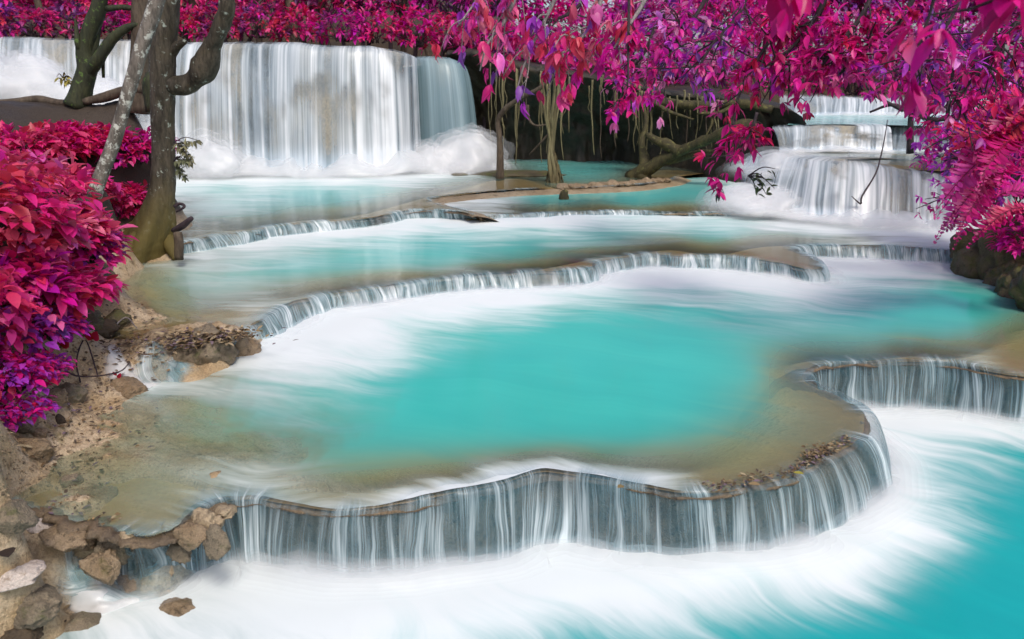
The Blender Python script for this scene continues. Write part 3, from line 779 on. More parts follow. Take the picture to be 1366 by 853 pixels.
# ------------------------------------------------------------------ tall falls
def tall_fall(top, bot, parent, m_rock, m_veil, seed, step=0.06, bulge=0.35, nv=34, dry=0.2, pw=0.5, rough=0.22, two=True, thick=1.2, vname="water_curtain", pool_back=1.5, spr=(.30, .45)):
    """top/bot: lists of (px,py,Y)"""
    A, Bq = np.array(top, float), np.array(bot, float)
    T3 = at_y(A[:, 0], A[:, 1], A[:, 2]); B3 = at_y(Bq[:, 0], Bq[:, 1], Bq[:, 2])
    P = catmull(np.column_stack([T3, B3]), 14); P, u = resample(P, step, 3)
    T3, B3 = P[:, :3], P[:, 3:]
    N = np.gradient(T3[:, :2], axis=0); N /= np.linalg.norm(N, axis=1)[:, None]; N = np.column_stack([N[:, 1], -N[:, 0]])
    if N[:, 1].mean() > 0: N = -N
    sc = 0.10 * n1d(u * 0.9, seed) + 0.07 * n1d(u * 3, seed + 1) + 0.02 * n1d(u * 10, seed + 2)
    T3[:, :2] += N * sc[:, None]; B3[:, :2] += N * sc[:, None]
    T3[:, 2] += 0.03 * n1d(u * 2.5, seed + 3)
    rows, vv, rk = [], [], []
    for o, z in ((-pool_back, 0.0), (-0.5, 0.012), (-0.1, 0.012)):
        rows.append(T3 + np.column_stack([N * o, 0 * u + z])); vv.append(0)
    for f in np.linspace(0.02, 1, nv):
        q = T3 + (B3 - T3) * np.array([f ** pw, f ** pw, 0]) 
        q[:, 2] = T3[:, 2] + (B3[:, 2] - T3[:, 2]) * f
        w = (0.05 + 0.09 * n1d(u * 2.6, seed + 7) * math.sin(f * 2.6) + 0.05 * n1d(u * 8, seed + 8) * f)
        rows.append(q + np.column_stack([N * w[:, None], 0 * u])); vv.append(f)
    V = np.stack(rows, 1); nu, n2 = V.shape[:2]
    fl = sstep(-0.9, -0.1, n1d(u * 0.8, seed + 9) + 0.6 * n1d(u * 3.4, seed + 10) + (1 - dry))
    fv = np.array(vv); qq = np.stack(np.broadcast_arrays(u[:, None] * 1.5, fv[None, :] * 2.6, 0 * u[:, None] + seed), -1)
    patch = fbm(qq, 4, seed + 70) + 0.5 * fbm(qq * np.array([3.5, .8, 1]), 3, seed + 71)
    fl = fl[:, None] * (1 - dry * 1.4 * sstep(0.0, 0.45, patch) * sstep(0.85, 0.35, fv)[None])
    fl = np.clip(fl, 0, 1)
    top_w = np.array([0.05, 0.2, 0.6] + [1.0] * nv); top_w[3] = 0.9
    flow = np.maximum(fl * top_w[None], sstep(0.45, 1.0, np.array(vv))[None] * 0.8)
    UV = np.stack(np.broadcast_arrays(u[:, None], np.array(vv)[None, :]), -1).reshape(-1, 2)
    mesh(vname, V.reshape(-1, 3), grid_faces(nu, n2), m_veil, parent, attrs={'flow': flow.ravel()}, uv=UV)
    for o, z in ((-pool_back - 0.1, -0.10), (-0.6, -0.03), (-0.12, -0.02)):
        rk.append(T3 + np.column_stack([N * o, 0 * u + z]))
    for f in np.linspace(0.03, 1.08, 40):
        q = T3 + (B3 - T3) * np.array([min(f, 1) ** pw, min(f, 1) ** pw, 0])
        q[:, 2] = T3[:, 2] + (B3[:, 2] - T3[:, 2]) * f
        rk.append(q + np.column_stack([N * (-0.12 - 0.12 * math.sin(min(f, 1) * 3.1)), 0 * u]))
    V = np.stack(rk, 1); nu, n2 = V.shape[:2]
    D = rough * fbm(V * np.array([1.3, 1.3, 0.9]), 5, seed + 15) - 0.05
    D[:, :3] = 0; D[:, 3:6] *= np.array([0.3, 0.6, 0.8])
    V[..., :2] += N[:, None] * np.minimum(D, 0.16)[..., None]
    mesh("rock_face", V.reshape(-1, 3), grid_faces(nu, n2), m_rock, parent)
    zb = B3[:, 2]
    spray(dict(B=B3[:, :2], N=N, u=u, zl=zb), parent, spr[0], spr[1], seed, 0.85, 4)
    return T3, B3, u

def splash(parent, px, py, Y, rx, ry, rz, seed, m=None, name="splash_mound", flowk=1.0, shells=5):
    """soft spray: nested thin shells of white water that thin out outwards"""
    c = at_y(px, py, Y)
    nu, nv = 56, 18
    a = np.linspace(0, 2 * np.pi, nu); e = np.linspace(0, 1, nv)
    A, E = np.meshgrid(a, e, indexing='ij')
    r = np.sin(E * np.pi / 2)
    D = np.stack([np.cos(A) * r, np.sin(A) * r, np.cos(E * np.pi / 2) ** 1.3], -1)
    mb, fl, uv = MB(), [], []
    for k in range(shells):
        s_ = 0.72 + 0.42 * k / (shells - 1)
        n = 1 + 0.42 * fbm(D * 2.1 + seed * 5.1 + k * 0.12, 4, seed) + 0.05 * fbm(D * np.array([9, 9, 2.0]) + k, 2, seed + 3)
        V = np.array(c) + D * np.array([rx, ry, rz]) * s_ * n[..., None]
        mb.add(V.reshape(-1, 3), grid_faces(nu, nv))
        dens = (0.92, 0.55, 0.38, 0.22, 0.10)[k] * flowk
        fl.append((sstep(1.0, 0.55, E) * dens * (0.75 + 0.45 * vnoise(D * 3 + k * 0.2 + seed, seed + 5))).ravel())
        uv.append(np.stack([A * rx, E * 0.5], -1).reshape(-1, 2))
    return mesh(name, np.vstack(mb.V), np.vstack(mb.Q), m or M['mound'], parent, attrs={'flow': np.clip(np.concatenate(fl), 0, 1)}, uv=np.vstack(uv))

tw = empty("waterfall", at_y(380, 232, 18.4), "tall wide white waterfall filling the upper left of the view", "waterfall")
tall_fall([(-160,47,19.0),(-40,49,18.9),(60,51,18.8),(150,53,18.8),(240,56,18.7),(350,57,18.5),(450,61,18.5),(510,65,18.7),(545,70,19.1),(553,75,19.6)],
          [(-160,128,18.2),(-40,128,18.1),(60,128,18.0),(150,160,18.0),(235,228,17.9),(350,234,17.9),(450,236,17.9),(515,232,18.1),(551,226,18.6),(560,222,19.2)],
          tw, M['fallrock'], M['bigveil'], 11, dry=0.45)
splash(tw, 285, 240, 17.8, 0.95, 0.7, 0.85, 1); splash(tw, 215, 240, 17.8, 0.9, 0.7, 1.15, 2)
splash(tw, 30, 150, 17.2, 1.6, 1.0, 1.0, 5); splash(tw, 130, 150, 17.3, 1.2, 0.9, 0.7, 6); splash(tw, 45, 128, 17.8, 0.7, 0.6, 0.8, 7)
splash(tw, -60, 150, 17.2, 1.8, 1.0, 1.2, 8)
tn = empty("waterfall", at_y(600, 225, 19.4), "narrow shaded blue waterfall curving over rock right of the wide one", "waterfall")
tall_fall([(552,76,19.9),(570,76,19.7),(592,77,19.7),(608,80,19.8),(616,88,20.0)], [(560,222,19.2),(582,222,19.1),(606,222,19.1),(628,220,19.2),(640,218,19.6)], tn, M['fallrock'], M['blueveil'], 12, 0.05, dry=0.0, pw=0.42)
splash(tn, 618, 238, 18.9, 1.15, 0.8, 0.95, 9, M['mound'], flowk=0.9); splash(tn, 580, 240, 18.6, 0.8, 0.6, 0.8, 10, M['mound'], flowk=0.9)

tr = empty("waterfall", at_y(1150, 300, 13), "broad white waterfall at the right tumbling into the second pool", "waterfall")
tall_fall([(1002,205,15.6),(1030,206,15.2),(1058,208,14.7),(1080,211,14.2),(1110,215,13.8),(1150,220,13.6),(1200,225,13.5),(1250,228,13.5),(1330,232,13.6),(1440,238,13.8)],
          [(985,262,14.6),(1005,272,14.0),(1035,282,13.6),(1065,289,13.3),(1105,294,13.05),(1150,300,12.9),(1200,304,12.8),(1250,308,12.75),(1330,312,12.8),(1440,318,13.0)], tr, M['fallrock'], M['bigveil'], 13, spr=(.2, .4), step=0.04, dry=0.55, rough=0.14, pw=0.6, pool_back=2.6)
splash(tr, 1015, 284, 13.9, 0.95, 0.8, 0.42, 11); splash(tr, 1040, 236, 14.9, 0.9, 0.9, 0.42, 14)
ts = empty("waterfall", at_y(1120, 203, 16), "short grey waterfall one step above the broad right hand one", "waterfall")
tall_fall([(1030,170,16.8),(1075,168,16.6),(1110,167,16.5),(1150,167,16.5),(1185,169,16.5)], [(1040,204,16.2),(1075,203,16.1),(1110,202,16.0),(1150,203,16.0),(1190,204,16.0)], ts, M['fallrock'], M['bigveil'], 14, spr=(.08, .12), step=0.04, dry=0.7, rough=0.1, pool_back=3.0)
tq = empty("waterfall", at_y(1220, 200, 16.4), "small white waterfall tucked under the magenta branches at far right", "waterfall")
tall_fall([(1185,172,17.2),(1215,170,17.0),(1250,171,17.0),(1300,172,17.0),(1380,173,17.0)], [(1180,204,16.3),(1215,206,16.2),(1250,206,16.2),(1300,206,16.2),(1380,207,16.2)], tq, M['fallrock'], M['bigveil'], 15, spr=(.08, .12), step=0.04, dry=0.0, rough=0.1, pool_back=3.0)
tf = empty("waterfall", at_y(1120, 155, 21), "farthest waterfall glimpsed between the branches, bright white and low", "waterfall")
tall_fall([(1040,128,22),(1080,129,21.8),(1120,130,21.6),(1160,131,21.6),(1200,132,21.6),(1300,130,22),(1380,130,22)], [(1040,158,20.4),(1080,156,20.4),(1120,155,20.4),(1160,155,20.4),(1200,155,20.4),(1300,156,20.4),(1380,156,20.6)], tf, M['fallrock'], M['bigveil'], 16, spr=(.08, .12), step=0.06, dry=0.1, rough=0.1, pool_back=3.0)

# stepped pools between the right hand falls
def flat_pool(name, pxs, z, m, label, foam=0.1, dep=0.3):
    P = np.array([at_z(a, b, z)[:2] for a, b in pxs])
    return pool(name, z, P, [(a, b, foam) for a, b in pxs] + [(-500, 300, foam)], [(a, b, dep) for a, b in pxs] + [(-500, 300, dep)], m, label, 6)
zr1 = float(at_y(1150, 221, 13.6)[2]) - 0.01
flat_pool("step_pool", [(1062,209),(1110,212),(1150,216),(1200,221),(1250,224),(1400,228),(1420,196),(1250,199),(1150,199),(1075,199),(1040,202)], zr1, M['w3'], "shallow tan step pool above the broad right waterfall", 0.12, 0.05)
zr2 = float(at_y(1110, 167, 16.5)[2]) - 0.01
flat_pool("high_pool", [(1050,167),(1110,166),(1185,167),(1300,170),(1320,152),(1185,152),(1090,153),(1060,155)], zr2, M['w3'], "pale green pool under the farthest waterfall", 0.3, 0.6)
# ------------------------------------------------------------------ cave cliff, logs, roots
def P(px, py, Y): return at_y(px, py, Y)

cl = [(596,72,20.6),(640,74,19.9),(700,92,19.5),(760,100,19.4),(830,112,19.2),(900,128,18.8),(960,132,18.2),(1010,140,17.4),(1060,150,16.9),(1075,166,16.6)]
cb = [(596,226,20.8),(640,224,20.9),(700,226,20.9),(760,228,20.6),(830,232,20.2),(900,238,19.0),(960,240,17.6),(1010,250,16.6),(1050,235,16.3),(1075,206,16.3)]
A = catmull(np.column_stack([at_y(*np.array(cl).T), at_y(*np.array(cb).T)]), 14)
A, u = resample(A, 0.05, 3)
T3, B3 = A[:, :3], A[:, 3:]
rows = [T3 + [0, 3.5, 0.25], T3 + [0, 1.2, 0.12], T3 + [0, 0.3, 0.08]]
for f in np.linspace(0, 1.1, 60):
    q = T3 + (B3 - T3) * min(f, 1.0)
    q[:, 2] = T3[:, 2] + (B3[:, 2] - T3[:, 2]) * f
    q[:, 1] += 1.0 * math.sin(min(f, 1) * 2.6) ** 0.8
    rows.append(q)
V = np.stack(rows, 1); nu, nv = V.shape[:2]
D = 0.45 * fbm(V * np.array([1.1, 1.1, 0.45]), 4, 401) + 0.22 * fbm(V * np.array([4.5, 4.5, 0.5]), 3, 402) + 0.06 * fbm(V * 6, 3, 403)
V[..., 1] -= D; V[:, :3, 2] += 0.1 * D[:, :3]
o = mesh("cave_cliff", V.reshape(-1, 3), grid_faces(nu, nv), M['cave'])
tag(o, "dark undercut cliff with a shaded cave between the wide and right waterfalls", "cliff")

def one_tube(name, pts, r, m, label, cat, group=None, seg=9, bump=0.25, bs=5, seed=0, extra=None):
    mb = MB(); tube(mb, pts, r, seg, bump, bs, seed)
    if extra:
        for e in extra: tube(mb, e[0], e[1], 6, bump, bs, seed + 3)
    return tag(mb.build(name, m), label, cat, group)

# hanging roots before the cave
g = np.random.default_rng(31)
for i in range(70):
    px = g.uniform(640, 985); t_ = (px - 640) / 345
    Y = 19.2 - 1.2 * t_ - g.uniform(0, 0.5)
    y0 = 84 + 50 * t_ + g.uniform(-8, 14); y1 = y0 + g.uniform(35, 130) * (1 - 0.35 * t_)
    pp = [P(px + g.normal() * 0.35 * k + .6 * math.sin(k + i), y0 + (y1 - y0) * k / 5, Y) for k in range(6)]
    mb = MB(); tube(mb, pp, np.linspace(0.018, 0.006, 6) * g.uniform(.7, 1.5), 5)
    tag(mb.build("hanging_root", M['root'] if i % 4 else M['bark_plain']), "thin root hanging down in front of the dark cave", "root", "roots hanging before the cave")

one_tube("fallen_log", [P(840,142,18.4),P(880,137,18.1),P(930,141,17.9),P(985,138,17.6),P(1030,146,17.2)], [.09,.11,.09,.10,.07], M['bark_log'], "dark mossy log lying level on top of the cave ledge", "log", seed=2, bump=.55, extra=[([P(870,136,18),P(895,150,17.8),P(925,160,17.7)],[.05,.04,.02]),([P(930,141,17.9),P(950,160,17.7),P(940,185,17.6)],[.04,.03,.015]),([P(985,138,17.6),P(960,150,17.6),P(930,152,17.7)],[.05,.04,.02])])
one_tube("mossy_root", [P(842,238,17.9),P(868,222,17.6),P(905,203,17.2),P(950,184,16.8),P(985,172,16.5),P(1008,167,16.3)], [.22,.15,.10,.11,.14,.10], M['bark_log'], "thick olive mossy root arching up to the right across the cave", "root", seed=3, bump=.55,
   extra=[([P(905,203,17.2),P(880,190,17.4),P(862,180,17.6)],[.14,.12,.06]), ([P(880,216,17.5),P(930,205,17.2),P(960,203,17.0)],[.10,.08,.05])])
one_tube("mossy_root", [P(858,240,17.7),P(860,215,17.75),P(856,190,17.9),P(862,165,18.0),P(858,140,18.2)], [.20,.12,.07,.05,.04], M['bark_log'], "upright mossy root column at the left end of the arching root", "root", seed=5, bump=.35)
one_tube("bare_root", [P(735,165,18.3),P(715,168,18.4),P(705,158,18.4),P(704,140,18.4)], [.015,.025,.03,.03], M['bark_plain'], "thin dark root curling down in the cave mouth", "root", seed=6)
one_tube("cave_branch", [P(706,207,18.6),P(722,190,18.4),P(735,175,18.3)], [.02,.025,.02], M['bark_plain'], "short dark stick leaning in the cave mouth", "branch", seed=7)

# thin bent stem
one_tube("slender_tree", [P(667,241,17.6),P(667,210,17.6),P(666,180,17.6),P(664,162,17.6),P(674,146,17.5),P(694,131,17.3),P(720,118,17.1),P(738,100,17.0)], [.10,.075,.06,.055,.06,.05,.045,.03], M['bark_plain'], "slim dark stem standing on the ledge, its pale top bent to the right", "tree", seed=8, bump=.2)
# root bundle trunk
tb = empty("root_trunk", P(738,250,17.0), "bundle of olive aerial roots standing on the ledge end with shaggy foot", "tree")
g = np.random.default_rng(5)
mb = MB()
for i in range(11):
    a = g.uniform(-1, 1); b = g.uniform(-1, 1)
    tube(mb, [P(740+a*6,246+abs(a)*3,17+b*.1),P(736+a*7,225,17+b*.1),P(734+a*4,205,17+b*.06),P(735+a*4,185,17+b*.05),P(732+a*11,155,17+b*.15),P(730+a*16+3,128,17+b*.2),P(732+a*22,105,17+b*.3)], np.array([.055,.05,.04,.035,.03,.025,.02])*g.uniform(.6,1.1), 6, .2, 6, i)
mb.build("trunk", M['root'], tb)
mb = MB()
n = 260
ph = g.uniform(0, 6.28, n); hh = g.uniform(0, 1, n) ** 1.3
base = np.array([P(741 - 3 * h, 249 - 50 * h, 17.0) for h in hh]) + np.column_stack([np.cos(ph) * .17 * (1.1 - hh), np.sin(ph) * .17 * (1.1 - hh), 0 * ph])
leaves(mb, base, np.column_stack([np.cos(ph) * .5, np.sin(ph) * .5, -np.ones(n)]), np.column_stack([np.cos(ph), np.sin(ph), .3 + 0 * ph]), g.uniform(.12, .3, n), g.uniform(.02, .05, n), np.array([.16,.13,.06]) * g.uniform(.4, 1.3, (n, 1)))
mb.build("shaggy_foot", M['litter'], tb)

# ------------------------------------------------------------------ rocks
def blob(name, c, r, m, seed, label, cat="rock", group=None, amp=0.35, flat=0.35, litter=None):
    nu, nv = 72, 40
    a = np.linspace(0, 2 * np.pi, nu, endpoint=False); e = np.linspace(0.001, np.pi - 0.001, nv)
    A, E = np.meshgrid(e, a, indexing='ij')
    D = np.stack([np.sin(A) * np.cos(E), np.sin(A) * np.sin(E), np.cos(A)], -1)
    n = 1 + amp * 1.2 * fbm(D * 1.5 + seed * 3.3, 4, seed) + amp * 0.7 * np.abs(fbm(D * 3.2 + seed, 4, seed + 1))
    # flattened facets
    for k in range(7):
        dd = rnd_dir(1, np.random.default_rng(seed * 13 + k))[0]
        s_ = (D * dd).sum(-1); n = np.where(s_ * n > 1 - flat * 0.5, (1 - flat * 0.5) / np.maximum(s_, .3), n)
    n = n + 0.09 * fbm(D * 7 + seed, 4, seed + 2, 0.6)
    V = np.array(c) + D * np.array(r) * n[..., None]
    return tag(mesh(name, V.reshape(-1, 3), grid_faces(nv, nu, True), m), label, cat, group)

def bank_rock(px, py, w, hgt, m, seed, label, name="rock", z=None, **kw):
    """w,hgt in photo pixels"""
    c = bank_hit(px, py) if z is None else at_z(px, py, z)
    k = np.linalg.norm(c - [0, 0, CAMZ]) / FPX
    c = c + np.array([0, 0, -0.06 * hgt * k])
    return blob(name, c, (w * k / 2, w * k / 2.3, hgt * k / 1.8), m, seed, label, **kw)

bank_rock(22, 766, 56, 18, M['palestone'], 1, "smooth pale flat stone at the lower left edge of the bank")
bank_rock(48, 806, 60, 32, M['stone'], 2, "mossy grey boulder in the lower left corner", name="boulder")
bank_rock(25, 846, 50, 20, M['soil'], 3, "dark wet stone at the bottom left corner")
bank_rock(108, 832, 44, 22, M['stone'], 4, "small grey stone washed by the white water near the bottom left corner")
bank_rock(62, 697, 34, 16, M['palestone'], 5, "pale white stone lying on the wet ledge above the small cascade")
bank_rock(44, 703, 20, 12, M['palestone'], 6, "tiny pale stone left of the white stone on the wet ledge")
bank_rock(190, 778, 56, 28, M['tanstone'], 11, "tan rock awash in foam below the small cascade", z=.02)
bank_rock(240, 822, 70, 30, M['tanstone'], 12, "flat tan rock awash near the bottom edge of the lower pool", z=-.05)
bank_rock(130, 660, 46, 16, M['tanstone'], 13, "flat tan stone on the shallow ledge")
bank_rock(95, 640, 26, 12, M['stone'], 14, "small grey stone on the shallow ledge")
bank_rock(10, 690, 50, 30, M['stone'], 16, "dark grey stone half way up the left edge of the bank")
bank_rock(52, 579, 20, 15, M['tanstone'], 17, "round ochre pebble under the lowest shrub")
bank_rock(78, 560, 16, 14, M['soil'], 18, "black square pebble on the sand")
bank_rock(25, 562, 36, 26, M['stone'], 19, "grey stone in the shade of the lowest shrub")
bank_rock(35, 600, 60, 28, M['tanstone'], 20, "broad ochre stone on the sand below the shrubs")
bank_rock(88, 530, 46, 28, M['stone'], 21, "grey stone with twigs on the sandy bank")
bank_rock(170, 520, 50, 24, M['tanstone'], 22, "tan rock beside the side rivulet", z=.5)
bank_rock(100, 425, 60, 26, M['mossrock'], 23, "mossy brown rock at the brink of the second pool")
bank_rock(155, 425, 34, 18, M['mossrock'], 24, "small mossy rock at the corner of the second pool")
bank_rock(274, 470, 84, 56, M['stone'], 25, "grey boulder carrying a heap of dead leaves at the end of the second terrace", name="boulder", z=.58)
bank_rock(322, 470, 50, 40, M['tanstone'], 26, "smooth tan rock sloping into the middle pool", z=.50)
bank_rock(212, 462, 60, 34, M['tanstone'], 27, "tan rock behind the side rivulet", z=.60)
bank_rock(128, 440, 50, 20, M['soil'], 28, "dark root covered stone above the red leaf")
bank_rock(70, 530, 30, 18, M['tanstone'], 29, "small tan stone beside the purple petal")
g = np.random.default_rng(91)
for i, (px, py, w, h) in enumerate([(88,704,44,26),(118,716,30,22),(146,722,40,36),(138,745,34,30),(172,712,22,14),(240,722,26,22),(256,706,34,24),(276,690,40,26),(292,712,26,34),(60,715,34,22),(300,676,26,14)]):
    k_ = i % 3
    c = at_z(px, py, Z1 - .02 if py < 715 else .36)
    kk = np.linalg.norm(c - [0, 0, CAMZ]) / FPX
    blob("rim_stone", c - np.array([0, .02, .38 * h * kk]), (w * kk * .6, w * kk * .5, h * kk * .6), (M['tanstone'], M['trav'], M['stone'])[k_], 120 + i, "craggy tan stone set in the brown rim left of the front curtain", group="stones along the left end of the front rim", amp=.6, flat=.6)
# right bank
rc = []
for i, (px, py, w, h, z) in enumerate([(1322,352,90,62,.6),(1370,385,60,64,.55),(1385,340,110,110,.8),(1300,330,50,46,.75),(1420,400,110,90,.6),(1345,372,50,40,.55),(1352,396,36,24,.48)]):
    bank_rock(px, py, w, h, M['mossrock'], 40 + i, ["mossy brown bank rock where the right terrace ends","dark rock at the right edge standing in the middle pool","large dark rock under the red fern fronds","mossy rock behind the end of the right terrace","large rock past the right edge of the view","mossy rock wedged at the foot of the right bank","low root clad stone at the right water line"][i], z=z, name="bank_rock", flat=.2)
# ledge rocks on the island
g = np.random.default_rng(77)
for i in range(16):
    px = 752 + i * 9.2; py = 250 - 9.5 * (i / 15) ** 1.3
    c = at_z(px, py, Z3 + 0.0)
    blob("ledge_stone", c, (g.uniform(.09, .15), .12, g.uniform(.05, .085)), M['tanstone'], 60 + i, "rounded tan stone in the row along the island ledge", group="stones along the island ledge")
c = at_z(690, 233, Z3); blob("ledge_rock", c + [0, 0, -.02], (1.1, .5, .10), M['mossrock'], 80, "long low dark rock in front of the cave at the fall's foot")
c = at_z(612, 234, Z3); blob("ledge_rock", c, (.18, .14, .06), M['mossrock'], 81, "tiny dark rock poking out of the upper pool foam")

# stump in island pool
one_tube("stump", [at_z(752, 266, Z2B) + [0, 0, -.1], at_z(752, 266, Z2B) + [0, 0, .08], at_z(754, 266, Z2B) + [0.02, 0, .17]], [.09, .075, .04], M['bark_log'], "tiny wooden stump poking out of the small turquoise pool", "stump", bump=.4)

# ------------------------------------------------------------------ big trees on the left bank
def tree(name, loc, label): return empty(name, loc, label, "tree")
bt = tree("big_tree", P(205,330,10.6), "thick grey lichen trunk with yellow mossy foot and bent limb at the pool edge")
mb = MB()
TY = 10.6
tp = [P(190,345,TY),P(196,325,TY),P(206,300,TY),P(213,270,TY),P(217,230,TY),P(218,180,TY),P(217,120,TY),P(218,70,TY),P(222,30,TY),P(226,-20,TY),P(232,-120,TY),P(236,-260,TY)]
Q = catmull(np.column_stack([np.array(tp), [.36,.33,.26,.20,.175,.16,.165,.18,.165,.15,.14,.12]]), 10)
th = np.linspace(0, 2 * np.pi, 56, endpoint=False)
dr = np.stack([np.cos(th), np.sin(th), 0 * th], -1)
fl_ = sstep(1.75, 0.55, Q[:, 2])[:, None]
lob = 0.30 * np.maximum(0, np.cos(th * 2.5 + 0.6)) + 0.22 * np.maximum(0, np.cos(th * 3.5 + 2.2)) + 0.55 * np.maximum(0, np.cos(th - 3.3)) ** 3
rad = Q[:, 3:4] * (0.86 + fl_ * lob[None])
V = Q[:, None, :3] + rad[..., None] * dr[None]
q3 = V * np.array([1, 1, .35])
V = Q[:, None, :3] + (V - Q[:, None, :3]) * (1 + .14 * fbm(V * 2.4, 3, 11) + .10 * fbm(q3 * 11, 4, 12, .6) + .05 * np.abs(fbm(q3 * 24, 3, 13)))[..., None]
mb.add(V.reshape(-1, 3), grid_faces(len(Q), 56, True))
mb.build("trunk", M['bark_dark'], bt)
mb = MB()
tube(mb, [P(216,114,TY),P(240,113,TY),P(258,108,TY),P(272,92,TY-.1),P(284,62,TY-.2),P(297,30,TY-.3),P(306,-10,TY-.4),P(316,-90,TY-.5)], [.10,.125,.13,.15,.115,.10,.09,.07], 22, .38, 5, 12, smooth=8)
mb.build("limb", M['bark_dark'], bt)
mb = MB()
tube(mb, [P(226,70,TY),P(236,62,TY-.05),P(248,55,TY-.1)], [.09,.06,.025], 8, .3, 6, 13)
mb.build("branch_stub", M['bark_dark'], bt)
for i, (pp, rr) in enumerate([([P(196,312,10.55),P(178,326,10.35),P(158,342,10.15),P(136,356,10.0)],[.10,.12,.10,.05]), ([P(196,292,10.7),P(176,300,10.8),P(160,316,10.9),P(150,300,11)],[.06,.045,.035,.02]), ([P(222,318,10.6),P(230,332,10.5),P(236,346,10.4)],[.08,.08,.05])]):
    mb = MB(); tube(mb, pp, rr, 18, .35, 5, 20 + i, smooth=8); mb.build("root_flare", M['bark_dark'], bt)
ht = tree("shaded_tree", P(185,125,11.9), "dark trunk half hidden directly behind the big lichen trunk")
mb = MB(); tube(mb, [P(182,150,12),P(184,110,12),P(187,70,12),P(188,20,12),P(190,-60,12)], [.17,.15,.14,.13,.12], 12, .2, 3, 14); mb.build("trunk", M['bark_plain'], ht)
mb = MB(); tube(mb, [P(206,150,11.4),P(203,110,11.4),P(200,96,11.4)], [.12,.12,.05], 10, .3, 4, 15); mb.build("stump", M['bark_moss'], ht)
lt = tree("leaning_tree", P(132,246,9.6), "slender pale lichen trunk leaning right in front of the big tree")
mb = MB(); tube(mb, [P(126,262,9.6),P(134,236,9.6),P(152,190,9.65),P(172,120,9.7),P(190,60,9.75),P(208,5,9.8),P(222,-60,9.85),P(240,-160,9.9)], [.085,.078,.075,.075,.08,.085,.08,.06], 12, .12, 5, 16); mb.build("trunk", M['bark_pale'], lt)
mt = tree("mossy_tree", P(110,136,12), "dark green mossy forked tree on the bank before the white water")
mb = MB()
tube(mb, [P(104,142,12),P(110,115,12),P(116,92,12),P(112,66,12),P(120,40,12),P(132,10,12),P(140,-40,12),P(146,-140,12)], [.19,.14,.13,.12,.11,.10,.09,.07], 12, .25, 4, 17)
mb.build("trunk", M['bark_moss'], mt)
for i, (pp, rr) in enumerate([([P(118,98,12),P(132,78,11.9),P(150,52,11.9),P(168,38,11.9),P(186,32,11.9)],[.10,.085,.075,.055,.035]), ([P(118,88,12),P(125,60,12.05),P(130,30,12.1),P(136,-30,12.1)],[.07,.065,.06,.05]), ([P(112,72,12),P(104,60,11.9),P(102,40,11.9),P(100,25,11.9)],[.06,.045,.03,.012]), ([P(137,70,12),P(138,104,12)],[.03,.02]), ([P(142,12,12),P(165,10,12),P(190,14,12)],[.05,.04,.03])]):
    mb = MB(); tube(mb, pp, rr, 9, .25, 5, 30 + i); mb.build("limb", M['bark_moss'], mt)
one_tube("fallen_log", [P(112,136,11.9),P(140,130,11.9),P(165,122,11.9),P(190,118,11.9)], [.05,.07,.07,.06], M['bark_plain'], "brown log on the bank crest behind the leaning tree", "log", seed=21)
one_tube("bank_crest_log", [P(-20,140,12.1),P(20,136,12.1),P(50,133,12.1),P(80,138,12.0),P(104,136,12)], [.06,.05,.06,.05,.04], M['bark_plain'], "long dark log lying along the bank crest at far left", "log", seed=22)
one_tube("driftwood", [P(239,346,10.0),P(239,325,10.0),P(237,311,10.05)], [.055,.06,.055], M['twigbrown'] if 'twigbrown' in M else M['bark_plain'], "short brown broken stake upright at the big tree foot", "driftwood", seed=23)
one_tube("driftwood", [P(231,308,10.2),P(243,302,10.1),P(256,291,10.05)], [.03,.04,.025], M['darktwig'], "dark stick poking right from the big tree foot", "driftwood", seed=24)
one_tube("driftwood", [P(232,276,10.3),P(240,272,10.3),P(246,276,10.2),P(235,283,10.2)], [.02,.022,.02,.012], M['darktwig'], "small forked twig above the dark stick at the big tree", "driftwood", seed=25)
one_tube("driftwood", [P(35,428,7.6),P(70,437,7.6),P(110,448,7.6)], [.05,.045,.035], M['bark_log'], "ochre branch lying flat under the pink shrub", "driftwood", seed=26)
one_tube("driftwood", [P(128,348,8.9),P(140,358,8.9),P(155,370,8.9)], [.05,.045,.02], M['bark_plain'], "brown stick sliding into the second pool", "driftwood", seed=27)
one_tube("twig", [bank_hit(60,480)+[0,0,.1],bank_hit(90,505)+[0,0,.06],bank_hit(118,515)+[0,0,.08],bank_hit(160,512)+[0,0,.1],bank_hit(176,503)+[0,0,.13]], [.008,.008,.007,.006,.003], M['darktwig'], "long thin dark twig reaching over the side rivulet", "twig")
one_tube("twig", [bank_hit(108,515)+[0,0,.03],bank_hit(105,500)+[0,0,.12],bank_hit(118,478)+[0,0,.16],bank_hit(132,510)+[0,0,.05]], [.006]*4, M['darktwig'], "curled thin root loop by the red leaf", "twig")
one_tube("twig", [bank_hit(150,446)+[0,0,.05],bank_hit(170,440)+[0,0,.12],bank_hit(185,455)+[0,0,.12]], [.008,.008,.004], M['twig'], "grey twig across the leaf heap", "twig")
one_tube("broken_branch", [P(1176,205,13.2),P(1168,232,13.0),P(1150,262,12.9),P(1148,272,12.9),P(1136,262,12.9)], [.010,.013,.014,.014,.006], M['darktwig'], "thin dark broken branch caught in the broad right waterfall", "branch", extra=[([P(1184,160,13.3),P(1180,185,13.25),P(1176,205,13.2)],[.006,.008,.010])])

